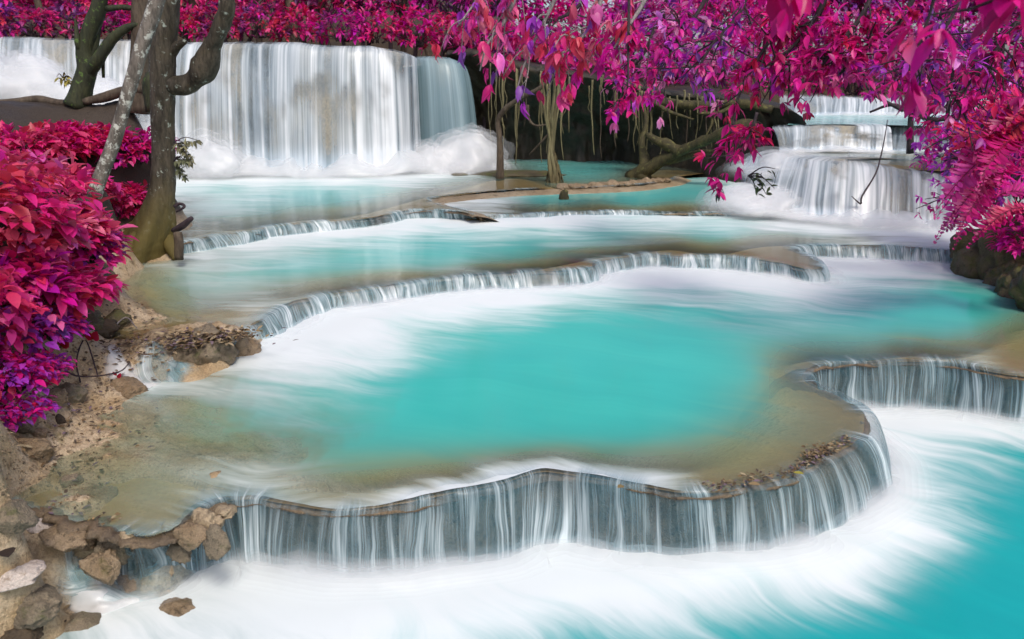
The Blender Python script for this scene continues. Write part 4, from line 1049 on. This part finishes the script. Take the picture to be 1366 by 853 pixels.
# side rivulets on the bank: thin sheets of running water that follow the ground
def rivulet(path, widths, label, seed, lift=0.02, dens=0.9):
    C = np.array([bank_hit(a, b) if z is None else at_z(a, b, z) for a, b, z in path])
    W = np.array(widths)
    Q = catmull(np.column_stack([C, W]), 16)
    nv = 24
    T = np.gradient(Q[:, :2], axis=0); T /= np.linalg.norm(T, axis=1)[:, None]; N = np.column_stack([-T[:, 1], T[:, 0]])
    s_ = np.linspace(-1, 1, nv)
    XY = Q[:, None, :2] + N[:, None] * (s_[None, :, None] * Q[:, None, 3:4])
    Zb = bank_z(XY.reshape(-1, 2)).reshape(XY.shape[:2])
    Zs = np.array([np.convolve(np.pad(Zb[:, j], 4, mode='edge'), np.ones(9) / 9, 'valid') for j in range(nv)]).T
    Zf = np.maximum(Zs, Zb - 0.02) + lift * (1.2 - s_[None] ** 2)
    V = np.concatenate([XY, Zf[..., None]], -1)
    d = np.concatenate([[0], np.cumsum(np.linalg.norm(np.diff(Q[:, :2], axis=0), axis=1))])
    UV = np.stack(np.broadcast_arrays(s_[None] * Q[:, 3:4], d[:, None] / d[-1] * 0.9), -1).reshape(-1, 2)
    e = sstep(0, .15, d / d[-1]) * sstep(1, .85, d / d[-1])
    fl = (sstep(1.0, 0.4, np.abs(s_))[None] * e[:, None] * 1.3 * dens * (0.7 + 0.45 * fbm(V * 7, 3, seed))).ravel()
    return V.reshape(-1, 3), grid_faces(len(Q), nv), fl, UV
def cascade(label, rivs, seed):
    t = empty("small_cascade", at_z(rivs[0][0][0][0], rivs[0][0][0][1], .4), label, "cascade")
    for k, (p, w) in enumerate(rivs):
        V, F, fl, UV = rivulet(p, w, label, seed + k)
        mesh("water_stream", V, F, M['veil2'] if k % 2 == 0 else M['mound'], t, attrs={'flow': np.clip(fl, 0, 1)}, uv=UV)
cascade("low white stream washing over the stones below the left end of the front terrace", [
  ([(60,772,None),(110,782,None),(160,795,None),(220,810,None),(300,820,None)], [.05,.12,.18,.25,.3]),
  ([(90,800,None),(130,812,None),(170,830,None),(210,850,None)], [.05,.10,.14,.18]),
  ([(96,708,None),(97,722,None),(98,740,None),(104,765,None),(125,785,None)], [.03,.04,.05,.07,.10]),
  ([(128,712,None),(130,730,None),(134,755,None),(150,785,None)], [.03,.04,.06,.10])], 500)
cascade("side rivulet running off the second pool past the leaf heap", [
  ([(205,450,None),(208,470,None),(205,490,None),(215,510,None),(240,530,None)], [.08,.12,.2,.25,.3]),
  ([(150,460,None),(155,480,None),(160,500,None),(185,520,None),(230,535,None)], [.05,.08,.14,.2,.25]),
  ([(235,452,None),(240,475,None),(235,495,None),(250,515,None)], [.06,.08,.1,.15])], 520)
# ------------------------------------------------------------------ foliage
def rosettes(mb, cen, axis, g, pal, ll, per=(4, 7), spread=0.9, droop=(0.25, 0.7), wid=0.42, jit=0.03, bias=(0, 0, 0)):
    n = len(cen)
    cnt = g.integers(per[0], per[1] + 1, n)
    idx = np.repeat(np.arange(n), cnt)
    m = len(idx)
    ax = axis[idx]
    d = ax + rnd_dir(m, g) * spread + np.asarray(bias)
    d /= np.linalg.norm(d, axis=1)[:, None]
    nr = np.array([0, 0, 1.0]) + rnd_dir(m, g) * 0.35 + ax * 0.3
    L = ll * g.uniform(0.45, 1.3, m)
    cc = pick(pal, n, g)[idx] * g.uniform(0.62, 1.32, (m, 1))
    leaves(mb, cen[idx] + rnd_dir(m, g) * jit, d, nr, L, L * wid * g.uniform(.8, 1.2, m), np.clip(cc, 0, .9), g.uniform(droop[0], droop[1], m))

def shrub(loc, r, h, ros, ll, pal, seed, label, group, up=0.6, name="shrub", lean=(0, 0), stems=7, flop=False):
    g = np.random.default_rng(seed)
    t = empty(name, loc, label, "shrub", group)
    loc = np.array(loc)
    d = rnd_dir(ros, g); d[:, 2] = np.abs(d[:, 2]) * 1.0 - 0.15
    rr = g.uniform(0.45, 1.0, ros) ** 0.6
    nz = 1 + 0.3 * fbm(d * 1.6 + seed, 3, seed)
    cen = loc + d * rr[:, None] * nz[:, None] * np.array([r, r, h]) + np.array([lean[0], lean[1], 0]) * (d[:, 2:3] + .3) + [0, 0, h * 0.12]
    ax = d * np.array([1, 1, .6]) + [0, 0, up]
    ax /= np.linalg.norm(ax, axis=1)[:, None]
    mb = MB(); rosettes(mb, cen, ax, g, pal, ll, *(((3, 5), 1.0, (0.1, 0.6), 0.52, 0.05, (.55, -.45, -.35)) if flop else ((4, 7),)))
    mb.build("foliage", M['leaf'], t)
    mb = MB()
    for k in g.choice(ros, min(stems * 2, ros), replace=False):
        a = loc + [g.normal() * r * .15, g.normal() * r * .15, -0.08]
        mid = (a + cen[k]) / 2 + rnd_dir(1, g)[0] * .15 * r + [0, 0, .1 * h]
        tube(mb, [a, mid, cen[k]], [.014, .010, .004], 5, 0, smooth=4)
    mb.build("stems", M['darktwig'], t)
    return t

# left bank
LB = [ # px, py, r, h, rosettes, leaf, palette, label
 (20,188,.75,.5,120,.17,['crimson'],"crimson leafed shrub on the bank crest at far left"),
 (75,182,.75,.5,120,.17,['crimson','deep'],"crimson shrub on the bank crest left of the mossy tree"),
 (128,180,.6,.45,110,.15,['crimson','pink'],"red shrub just below the mossy tree's foot"),
 (178,190,.55,.5,120,.14,['pink','magenta'],"bright magenta shrub between leaning tree and big trunk"),
 (20,238,.7,.5,110,.17,['crimson','salmon'],"red and salmon shrub at the left edge above the big pink leaves"),
 (90,240,.6,.45,110,.16,['crimson','pink'],"red shrub beside the foot of the leaning tree"),
 (172,262,.45,.5,110,.14,['pink','crimson'],"hot pink shrub in the gap left of the big tree foot"),
 (15,298,.55,.45,100,.19,['pink','salmon'],"salmon pink large leafed shrub at the left edge mid height"),
 (75,300,.5,.5,100,.20,['pink','salmon'],"large leafed bright pink shrub before the leaning tree"),
 (112,322,.35,.35,80,.14,['pink','purple'],"pink shrub overhanging the second pool's corner"),
 (10,372,.5,.42,90,.17,['pink','magenta'],"hot pink shrub half way down the left edge"),
 (65,375,.45,.42,90,.16,['pink','crimson'],"pink shrub above the ochre branch"),
 (105,375,.28,.28,60,.12,['pink','crimson'],"small pink shrub over the sandy pool brink"),
 (12,430,.38,.34,90,.12,['pink','purple'],"pink and violet shrub above the lowest purple plants"),
 (55,425,.32,.26,80,.11,['purple','pink'],"violet shrub beside the ochre branch"),
 (8,490,.30,.26,80,.09,['purple','deep'],"purple small leafed plant at the left edge over the sand"),
 (42,480,.26,.22,80,.08,['pink','purple'],"magenta plant with narrow leaves above the sand"),
 (8,535,.24,.16,60,.08,['deep','purple'],"dark crimson plant lowest on the left bank"),
 (-60,260,.9,.7,80,.18,['crimson'],"crimson shrub spilling in over the left edge"),
 (-60,400,.6,.6,70,.16,['pink'],"pink shrub past the left edge of the view"),
]
g_ = lambda i: (1.0, .9, 1.05)[i % 3]
for i, (px, py, r, h, n, ll, pal, lab) in enumerate(LB):
    c = bank_hit(px, py + 12 * h / .4)
    shrub(c - [0, 0, .05], r * g_(i) * (.8 if px > 85 and py > 250 else .92), h * .72, int(n * 1.65), ll * .8, pal, 900 + i, lab, "shrubs on the left bank", lean=(.12, -.12), flop=True)

# big broad leaves (buds) low on the bank
for i, (px, py, L, lab) in enumerate([(124,462,.13,"red curled leaf lying above the side rivulet"), (86,474,.14,"crimson curled leaf under the purple plants"), (160,512,.05,"tiny red leaf at the twig tip over the rivulet")]):
    g = np.random.default_rng(i); mb = MB(); c = bank_hit(px, py) + [0, 0, .05]
    leaves(mb, np.repeat(c[None], 3, 0) + g.normal(0, .012, (3, 3)), np.array([[.2, -.3, .9], [-.3, -.2, .9], [.5, -.1, .7]]) + g.normal(0, .1, (3, 3)), np.array([[0, -1, .3]] * 3), np.full(3, L), np.full(3, L * .65), np.array([lin(205, 25, 50), lin(190, 30, 60), lin(215, 40, 80)]), -.3)
    tag(mb.build("fallen_leaf", M['leaf']), lab, "leaf")
for i, (px, py, z, L, colr, lab) in enumerate([(1058,630,Z1+.03,.075,(.42,.36,.05),"yellow green leaf stuck on the front terrace rim"), (998,645,Z1+.03,.08,(.36,.25,.12),"tan leaf on the brown rim left of the yellow one"), (1022,634,Z1+.03,.07,(.34,.24,.12),"pale brown leaf between yellow and tan leaves"),
    (1112,592,Z1+.02,.06,(.3,.22,.12),"brown leaf on the rim right of the yellow one"), (832,648,Z1+.03,.07,(.26,.19,.08),"olive brown leaf tuft at the middle of the front rim"), (63,541,.6,.06,tuple(lin(120,60,190)),"small violet petal on the sandy bank"), (8,735,.46,.16,(.03,.02,.02),"black dead leaf at the left edge above the pale flat stone"),(135,628,.52,.06,(.03,.02,.015),"small black twig leaf on the shallow ledge")]):
    g = np.random.default_rng(50 + i); mb = MB(); c = at_z(px, py, z) if z > .49 and px > 300 else bank_hit(px, py) + [0, 0, .012]
    leaves(mb, c[None], np.array([[g.uniform(-1, 1), -.6, .05]]), np.array([[.1, -.2, 1.0]]), np.array([L]), np.array([L * .55]), np.array([colr]), -.15)
    tag(mb.build("fallen_leaf", M['litter']), lab, "leaf")

# leaf litter (uncountable)
g = np.random.default_rng(61); mb = MB()
def litter(cen, n, sx, sy, L, zoff=.012, onbank=True):
    xy = np.asarray(cen)[:2] + g.normal(size=(n, 2)) * [sx, sy]
    z = bank_z(xy) + zoff + g.uniform(0, .03, n) if onbank else np.full(n, cen[2]) + g.uniform(0, .025, n)
    pos = np.column_stack([xy, z])
    cc = np.array([[.26,.17,.08],[.34,.25,.14],[.16,.10,.05],[.42,.33,.2],[.10,.07,.05],[.2,.14,.17]])[g.integers(0, 6, n)]
    leaves(mb, pos, np.column_stack([g.normal(size=(n, 2)), g.normal(0, .12, n)]), np.array([0, 0, 1]) + g.normal(0, .25, (n, 3)), L * g.uniform(.5, 1.3, n), L * .5 * g.uniform(.6, 1.2, n), cc * g.uniform(.6, 1.2, (n, 1)), g.uniform(-.25, .35, n))
c = at_z(274, 450, .74); litter(c, 260, .24, .10, .065, -.03, False); c = at_z(300, 448, .76); litter(c, 220, .14, .08, .06, -.03, False)
c = at_z(246, 458, .72); litter(c, 160, .10, .12, .06, -.03, False)
for px, py, n, s_ in [(190,460,90,.2),(170,470,60,.15),(215,465,80,.15),(130,470,80,.2),(110,500,60,.2),(60,560,110,.25),(20,580,110,.25),(90,540,60,.2),(120,430,90,.3),(150,395,50,.2),(60,440,90,.3),(110,405,80,.25),(40,690,30,.2),(130,745,35,.08),(20,800,30,.12)]:
    litter(bank_hit(px, py), n, s_, s_, .05)
rr = RIM1
sel = [i for i in range(len(rr['u'])) if rr['ridge'][i] > 0.006]
wt = np.array([0.15 if _lf[i] else 1.0 for i in sel]); wt /= wt.sum()
for i in g.choice(sel, 160, p=wt):
    p = rr['L'][i] - rr['N'][i] * g.uniform(-.02, .10)
    litter((p[0], p[1], Z1 + min(max(rr['ridge'][i], 0), .02) * .8), 1, .012, .012, g.uniform(.018, .05), 0, False)
sel2 = [i for i in range(len(rr['u'])) if 945 < _lx[i] < 1140 and _ly[i] > 558]
for i in g.choice(sel2, 420):
    p = rr['L'][i] - rr['N'][i] * np.abs(g.normal(.01, .05))
    litter((p[0], p[1], Z1 + max(rr['ridge'][i], .0) * .7), 1, .012, .012, g.uniform(.015, .045), 0, False)
tag(mb.build("leaf_litter", M['litter']), "dead brown leaves heaped on rocks, rims and the bank", "leaf litter", kind='stuff')
g = np.random.default_rng(62); mb = MB()
n = 1500
pxs = g.uniform(0, 160, n); pys = g.uniform(420, 690, n)
C = np.array([bank_hit(a, b) for a, b in zip(pxs, pys)])
for c in C:
    r = g.uniform(.004, .016); D = rnd_dir(8, g) * r
    V = c + np.array([[1,0,0],[-1,0,0],[0,1,0],[0,-1,0],[0,0,1],[0,0,-1]]) * r * g.uniform(.6, 1.2, (6, 1))
    mb.add(V, None, [(0,2,4),(2,1,4),(1,3,4),(3,0,4),(2,0,5),(1,2,5),(3,1,5),(0,3,5)], np.array([.36,.27,.17]) * g.uniform(.3, 1.3))
tag(mb.build("gravel", M['litter'], smooth=False), "fine tan gravel on the sandy bank", "gravel", kind='stuff')

# yellow sprigs by the trunk
def sprig(px, py, Y, n, L, pal, seed, label, name="sprig", s=.3, cat="plant"):
    g = np.random.default_rng(seed); t = empty(name, P(px, py, Y), label, cat)
    c0 = P(px, py, Y); mb = MB(); mw = MB(); nb = 5 if n > 10 else 2
    for k in range(nb):
        e = c0 + [g.uniform(.2 * s, s), g.normal() * .1, g.uniform(-s, s * .3)]
        tube(mw, [c0, (c0 + e) / 2 + [0, 0, .05], e], [.008, .006, .003], 5)
        m = n // nb; tt = g.uniform(.2, 1, m)[:, None]
        leaves(mb, c0 + (e - c0) * tt, rnd_dir(m, g) * .7 + [.3, 0, -.5], np.array([0, -.5, 1]) + g.normal(0, .3, (m, 3)), L * g.uniform(.6, 1.2, m), L * .35 * g.uniform(.7, 1.2, m), pal * g.uniform(.5, 1.3, (m, 1)))
    mb.build("leaves", M['litter'], t); mw.build("twigs", M['darktwig'], t)
sprig(232, 190, 10.5, 70, .10, np.array([.20, .19, .10]), 1, "drooping olive sprig growing from the right side of the big trunk")
sprig(232, 215, 10.5, 60, .10, np.array([.14, .15, .08]), 2, "lower dark olive sprig on the right side of the big trunk")
sprig(84, 104, 12, 26, .10, np.array([.45, .38, .08]), 3, "small yellow sprig hanging before the far left white water", s=.18)
sprig(998, 235, 8.5, 26, .10, np.array([.06, .09, .03]), 4, "dark green leafy twig hanging in front of the right cascade", s=.28)
sprig(956, 254, 9, 6, .12, np.array([.02, .06, .05]), 5, "single dark teal leaf dangling over the small turquoise pool", s=.06)

# shrubs and trees above the falls and on the far bank
def bg_shrub(px, py, Y, r, h, n, ll, pal, seed, label, group):
    c = P(px, py, Y)
    zt = terrain_z(c[0], c[1])
    t = shrub((c[0], c[1], max(zt - .1, c[2])), r, h, n, ll, pal, seed, label, group, up=.2, stems=9)
    if c[2] > zt + .05:      # raised on a slim trunk rooted in the slope
        mb = MB(); g = np.random.default_rng(seed)
        a = np.array([c[0] + g.normal() * .2, c[1], zt - .2]); b = np.array([c[0], c[1], c[2] + h * .4])
        tube(mb, [a, a * .6 + b * .4 + [g.normal() * .12, 0, 0], b], [.07, .055, .03], 7, .2, 4, seed)
        mb.build("trunk", M['darktwig'], t)
    return t
HG = "shrubs along the crest above the wide waterfall"
bgp = [['purple','muted'],['muted','crimson'],['pink','muted'],['magenta','muted'],['crimson','pink'],['crimson','deep'],['crimson','muted'],['deep','crimson'],['magenta','muted'],['pink','magenta'],['magenta','deep'],['pink','deep'],['magenta','crimson']]
for i in range(15):
    px = -50 + i * 50 + R.uniform(-8, 8)
    pal = bgp[min(int(i * 12 / 14), 12)]
    bg_shrub(px, 50 + 18 * max(0, i - 8) / 6 + R.uniform(-6, 2), 21.4 + R.uniform(-.5, .6), R.uniform(.55, .9), R.uniform(.6, 1.1), 105, .16, pal, 1200 + i, ["violet and pink shrub","crimson shrub","bright magenta shrub"][0 if i < 6 else 1 if i < 9 else 2] + " in the row above the wide waterfall lip", HG)
for i in range(14):
    px = -60 + i * 55 + R.uniform(-10, 10)
    bg_shrub(px, 18 + R.uniform(-8, 8), 24.5 + R.uniform(-1, 1), R.uniform(1.0, 1.4), R.uniform(1.1, 1.6), 170, .2, bgp[(i * 5) % 13], 1300 + i, "taller magenta and violet bush in the second row above the wide waterfall", "tall bushes behind the crest shrubs")
def bg_tree(px, Y, r, label, seed, bend=0):
    g = np.random.default_rng(seed)
    c = P(px, 60, Y); zt = terrain_z(c[0], c[1])
    t = empty("forest_tree", (c[0], c[1], zt), label, "tree", "trunks in the forest behind")
    mb = MB(); pts_ = [np.array([c[0] + bend * k * .12 + g.normal() * .05, c[1], zt - .2 + k * .8]) for k in range(9)]
    tube(mb, pts_, np.linspace(r, r * .6, 9), 9, .2, 3, seed); mb.build("trunk", M['bark_plain'], t)
    mb = MB(); n = 90; cen = pts_[-1] + rnd_dir(n, g) * [1.6, 1.6, 1.2]; rosettes(mb, cen, rnd_dir(n, g) * .5 + [0, 0, .5], g, ['magenta', 'pink', 'purple'], .22)
    mb.build("crown", M['leaf'], t)
for i, (px, r) in enumerate([(60,.10),(270,.12),(352,.09),(395,.14),(436,.11),(540,.09),(575,.06),(640,.16)]):
    bg_tree(px, 23.2 + (i % 3) * .5, r, ["slim dark trunk behind the violet shrubs at far left","dark trunk behind the bent limb of the big tree","thin trunk above the middle of the wide waterfall","thick dark trunk above the middle of the wide waterfall","trunk right of the thick dark one above the falls","slim trunk among the bright magenta shrubs","very thin trunk at the right end of the wide waterfall lip","stout trunk above the narrow blue waterfall"][i], 1400 + i, R.uniform(-.5, .5))

# far foliage, right half
FG = "bushes on the slope behind the cave and far falls"
for i in range(39):
    px = 650 + (i % 13) * 62 + R.uniform(-14, 14); row = i // 13
    Y = (22.5 if px < 1020 else 25.5) + row * 3.5 + R.uniform(-.6, .6)
    py = 105 - row * 60 + R.uniform(-10, 10) + (12 if 1000 < px else 0) - (20 if px < 760 else 0)
    bg_shrub(px, py, Y, R.uniform(1.1, 1.6), R.uniform(1.0, 1.6), 190, .18, [['magenta','muted'],['purple','pale'],['hot','magenta'],['magenta','pale']][i % 4], 1500 + i, "magenta and violet bush on the slope behind the cave and far falls", FG)

for i in range(11):
    bg_shrub(900 + i * 48 + R.uniform(-12, 12), 22 + R.uniform(-8, 8), 33 + R.uniform(-1, 1), R.uniform(1.7, 2.1), R.uniform(1.5, 2.0), 260, .26, [['magenta', 'pale'], ['hot', 'purple'], ['purple', 'muted']][i % 3], 1600 + i, "farthest tall magenta tree top at the upper right edge of the view", "tree tops at the far upper right")
# ------------------------------------------------------------------ overhanging boughs
def bough(line, label, seed, pal, ll_, nside=10, slen=.5, nros=5, r0=.03, wood='darktwig', droop=(.05, .55), hang=.22, per=(4, 7), name="overhanging_branch", wid=.42, group="boughs hanging in from above"):
    g = np.random.default_rng(seed); ll = ll_ * .85
    C = np.array([P(*q) for q in line])
    Q = catmull(C, 8)
    k0 = Q[0]
    t = empty(name, k0, label, "branch", group)
    mw, mb = MB(), MB()
    tube(mw, Q, np.linspace(r0, r0 * .3, len(Q)), 7, .15, 8, seed, smooth=1)
    cen, ax = [], []
    for k in range(int(nside * .85)):
        f = g.uniform(.12, 1); i = min(int(f * (len(Q) - 1)), len(Q) - 2)
        a = Q[i]; T = Q[i + 1] - Q[i]; T /= np.linalg.norm(T) + 1e-9
        d = T * g.uniform(.2, .9) + rnd_dir(1, g)[0] * .9 + [0, 0, -.35 * hang]
        d /= np.linalg.norm(d)
        L = slen * g.uniform(.5, 1.2)
        b = a + d * L * .5 + rnd_dir(1, g)[0] * L * .10; e = a + d * L + [0, 0, -hang * L * .35]
        tube(mw, [a, b, e], [r0 * .35, r0 * .25, r0 * .12], 5, 0)
        for j in range(nros):
            s_ = (j + 1) / nros
            p = a + (b - a) * min(s_ * 2, 1) + (e - b) * max(s_ * 2 - 1, 0)
            q = p + rnd_dir(1, g)[0] * slen * .22
            if j < nros - 1: tube(mw, [p, (p + q) / 2, q], [r0 * .14, r0 * .12, r0 * .07], 4, 0, smooth=1)
            cen.append(q); ax.append(d * .6 + [0, 0, -hang])
    rosettes(mb, np.array(cen), np.array(ax), g, pal, ll, per, .75, droop, wid, jit=ll * .15)
    mw.build("branch_wood", M[wood], t); mb.build("leaves", M['leaf'], t)
    return t

# pale twigged tree above the cave (crisp drooping leaves)
bough([(700,-60,12.5),(690,-10,12.3),(672,30,12.2),(650,60,12),(640,95,12)], "pale twigged bough with drooping salmon pink leaves right of the wide waterfall", 1, ['salmon','pink'], .24, 9, .6, 3, .035, 'twig', (.5, 1.0), .9, (4, 6), wid=.48)
bough([(760,-60,12.5),(740,0,12.4),(715,50,12.4),(700,85,12.4),(690,118,12.3)], "grey bough hanging before the cave top with rosy leaves", 2, ['salmon','purple'], .22, 9, .55, 3, .035, 'twig', (.5, 1.0), .9, (3, 6), wid=.46)
bough([(640,-50,13.5),(640,-10,13.4),(622,20,13.3),(606,40,13.2)], "purple pink bough at the top over the lip of the wide waterfall", 3, ['purple','pink','salmon'], .22, 9, .55, 3, .03, 'twig', (.5, 1.0), .9, (4, 6), wid=.46)
bough([(820,-60,12.5),(805,-10,12.3),(790,30,12.2),(765,62,12.2),(740,75,12.2)], "bough with large drooping pink and red leaves above the cave", 4, ['salmon','crimson'], .26, 10, .6, 3, .04, 'twig', (.5, 1.0), .9, (4, 6), wid=.46)
bough([(880,-60,12.5),(860,0,12.4),(835,40,12.2),(815,70,12.2)], "bough with pink leaves over the right part of the cave", 5, ['salmon','magenta'], .24, 10, .6, 4, .04, 'twig', (.5, 1.0), .8, (4, 6))
bough([(790,-40,13.5),(770,10,13.6),(730,30,13.6),(700,40,13.6)], "shaded crimson bough behind the pale twigs", 6, ['deep','crimson'], .2, 14, .8, 4, .04, 'darktwig', (.3, .8), .6)
bough([(910,-50,13),(880,20,13),(860,70,13),(840,95,13)], "violet magenta bough behind the drooping pink leaves", 7, ['purple','pale','magenta'], .17, 16, .8, 4, .04, 'darktwig', (.3, .8), .6)
bough([(960,-50,11),(935,10,11),(905,50,11),(890,80,11)], "dense magenta bough over the end of the cave", 8, ['magenta','pale'], .16, 16, .7, 5, .035)
bough([(1010,-50,10),(985,20,10),(950,60,10),(925,105,10)], "dense magenta bough above the arching mossy root", 9, ['magenta','pale','purple'], .15, 18, .65, 5, .035)
bough([(840,-30,9.6),(838,60,9.4),(838,100,9.2),(836,128,9.2)], "flat spray of hot pink leaves hanging before the cave", 10, ['hot','magenta'], .13, 14, .30, 4, .018, 'darktwig', (.1, .4), .1, (4, 7))
bough([(1060,-50,8),(1040,30,8),(1010,80,8),(985,130,8),(975,180,8)], "drooping bough of crimson pink leaves reaching down before the right cascade", 11, ['deep','hot'], .13, 18, .36, 5, .025, 'darktwig', (.1, .5), .3)
bough([(1010,150,7.6),(1000,180,7.6),(980,205,7.6),(962,222,7.6)], "lowest spray of crimson pink leaves before the right cascade", 12, ['deep','hot'], .12, 12, .26, 4, .015, 'darktwig', (.1, .5), .2)
bough([(1120,-50,8),(1090,20,8),(1060,60,8),(1020,90,8)], "arching bough of deep magenta leaves at top right", 13, ['deep','hot','magenta'], .13, 22, .5, 5, .03)
bough([(1180,-50,7.5),(1150,20,7.5),(1110,70,7.5),(1080,110,7.5)], "bough of deep magenta leaves above the farthest waterfall", 14, ['deep','hot'], .12, 22, .42, 5, .028)
bough([(1240,-50,7.5),(1200,30,7.5),(1150,70,7.5),(1120,100,7.5)], "bough of crimson magenta leaves crossing thin dark stems", 15, ['deep','magenta','pink'], .12, 20, .42, 5, .028)
bough([(1300,-60,6.5),(1270,20,6.5),(1235,70,6.5),(1200,100,6.5)], "upright twigged bough with purple leaves at top right", 16, ['purple','pale','magenta'], .11, 20, .4, 5, .025)
bough([(1400,-30,7),(1350,40,7),(1310,90,7),(1270,140,7)], "magenta bough sweeping down at the right edge", 17, ['magenta','deep'], .11, 26, .45, 5, .028)
bough([(1430,60,8),(1380,110,8),(1330,150,8),(1290,190,8)], "dense crimson magenta bough at the right edge above the ferns", 18, ['magenta','purple','deep'], .10, 30, .5, 6, .03)
bough([(1440,10,9),(1380,60,9),(1320,90,9),(1270,110,9)], "purple and magenta small leafed bough behind the right edge", 19, ['purple','pale','magenta'], .10, 30, .6, 6, .03)
bough([(1460,120,9.5),(1400,160,9.5),(1340,190,9.5),(1260,215,9.5)], "small leafed violet bough over the end of the broad right waterfall", 20, ['purple','magenta'], .09, 30, .55, 6, .03)
bough([(1450,180,9),(1390,220,9),(1330,250,9),(1270,262,9)], "small leafed magenta bough under the violet one at the right edge", 21, ['magenta','purple'], .09, 26, .45, 6, .03)
# near, large, soft leaves
bough([(1420,-80,3.0),(1360,-20,3.0),(1300,10,3.0),(1240,20,3.0)], "large close magenta leaves at the top right corner", 22, ['hot'], .17, 9, .18, 3, .010, 'darktwig', (.1, .4), .2, (2, 3), wid=.5)
bough([(1060,-80,3.2),(1050,-40,3.2),(1045,-15,3.2)], "few close hot pink leaves hanging in at the top edge", 23, ['hot'], .13, 6, .10, 2, .008, 'darktwig', (.1, .4), .8, (2, 3), wid=.5)
bough([(1260,-60,3.6),(1240,20,3.6),(1225,60,3.6),(1212,95,3.6)], "three long close magenta leaves on a thin upright twig", 24, ['hot','pink'], .16, 5, .12, 2, .008, 'darktwig', (.1, .3), .6, (2, 3), wid=.42)

# thin dark stems of the right hand tree
for i, (ln, rr_) in enumerate([([(1214,205,9),(1216,150,9),(1228,100,9),(1240,50,9),(1252,-20,9)],[.035,.03,.028,.024,.02]), ([(1160,150,9.2),(1190,140,9.1),(1214,150,9)],[.012,.018,.022]), ([(1130,40,9.3),(1142,90,9.3),(1165,125,9.2),(1205,148,9)],[.01,.014,.018,.022]), ([(1262,170,9),(1272,90,9),(1285,10,9),(1290,-40,9)],[.02,.018,.016,.014]), ([(1214,150,9),(1250,160,9),(1290,150,9)],[.03,.025,.015])]):
    one_tube("thin_branch", [P(*q) for q in ln], rr_, M['darktwig'], ["upright dark stem between the far falls and the right foliage","short twig joining the upright dark stem from the left","long curved dark twig bending down to the upright stem","slender dark stem right of the upright one","dark twig leaving the upright stem to the right"][i], "branch", seed=i)

# ferns on the right bank
def fern(px, py, Y, n, L, seed, label, pal=('pink', 'deep'), dirs=None):
    g = np.random.default_rng(seed)
    c = P(px, py, Y)
    t = empty("fern", c, label, "fern", "ferns on the right bank")
    for k in range(n):
        a = dirs[k] if dirs else g.uniform(-.9, 2.2)
        d = np.array([-math.cos(a), g.uniform(-.6, .1), .30 * math.sin(a)]); d /= np.linalg.norm(d)
        Lk = L * g.uniform(.75, 1.15)
        s_ = np.linspace(0, 1, 26)[:, None]
        S = c + d * Lk * s_ + np.array([0, 0, 1]) * (.22 * Lk * s_ - .85 * Lk * s_ ** 2)
        mb = MB(); tube(mb, S, np.linspace(.008, .002, 26), 4, 0, smooth=1, C=lin(150, 30, 80))
        T = np.gradient(S, axis=0); T /= np.linalg.norm(T, axis=1)[:, None]
        side = np.cross(T, [0, -.5, 1.0]); side /= np.linalg.norm(side, axis=1)[:, None]
        w = Lk * .28 * np.sin(np.clip(s_[:, 0] * 1.05 + .04, 0, 1) * np.pi) ** .7
        colr = pick(list(pal), 1, g)[0]
        for sg in (-1, 1):
            dd = side * sg + T * .55
            leaves(mb, S[1:] + g.normal(0, Lk * .006, (25, 3)), dd[1:] + g.normal(0, .10, (25, 3)), np.cross(T, side)[1:] + g.normal(0, .18, (25, 3)), np.maximum(w[1:], .02) * g.uniform(.55, 1.15, 25), Lk * .055 * g.uniform(.6, 1.2, 25), np.clip(colr * g.uniform(.55, 1.25, (25, 1)), 0, .9), g.uniform(.1, .7, 25), .1)
        mb.build("frond", M['leaf'], t)
fern(1368, 190, 7.5, 8, .75, 1, "large crimson fern with fronds drooping over the right bank")
fern(1345, 232, 8, 7, .62, 2, "pink fern beneath the large crimson one", ('pink', 'deep'))
fern(1330, 262, 8.4, 7, .55, 3, "pink fern reaching left over the end of the right terrace", ('pink', 'magenta'))
fern(1375, 280, 8.2, 6, .6, 4, "lowest red fern hanging before the dark bank rocks", ('crimson', 'deep'))
fern(1400, 150, 7.5, 7, .75, 5, "crimson fern high at the right edge", ('deep', 'crimson'))
for i, (px, py, Y, r, h) in enumerate([(1330,215,10.5,.7,.7),(1390,230,10,.8,.8),(1300,185,11,.6,.7),(1400,300,9.6,.6,.6),(1360,120,12,1.1,1.0),(1300,110,13,1.0,.9)]):
    c = P(px, py, Y)
    shrub(c - [0, 0, h * .5], r, h, 200, .10, [['purple','magenta'],['magenta','deep']][i % 2], 1700 + i, ["violet shrub behind the pink fern on the right bank","magenta shrub at the right edge behind the ferns","violet shrub at the end of the broad right waterfall","magenta shrub low on the right bank at the edge","tall violet shrub high on the right bank","violet and magenta shrub below the thin stems"][i], "shrubs on the right bank", up=.1)
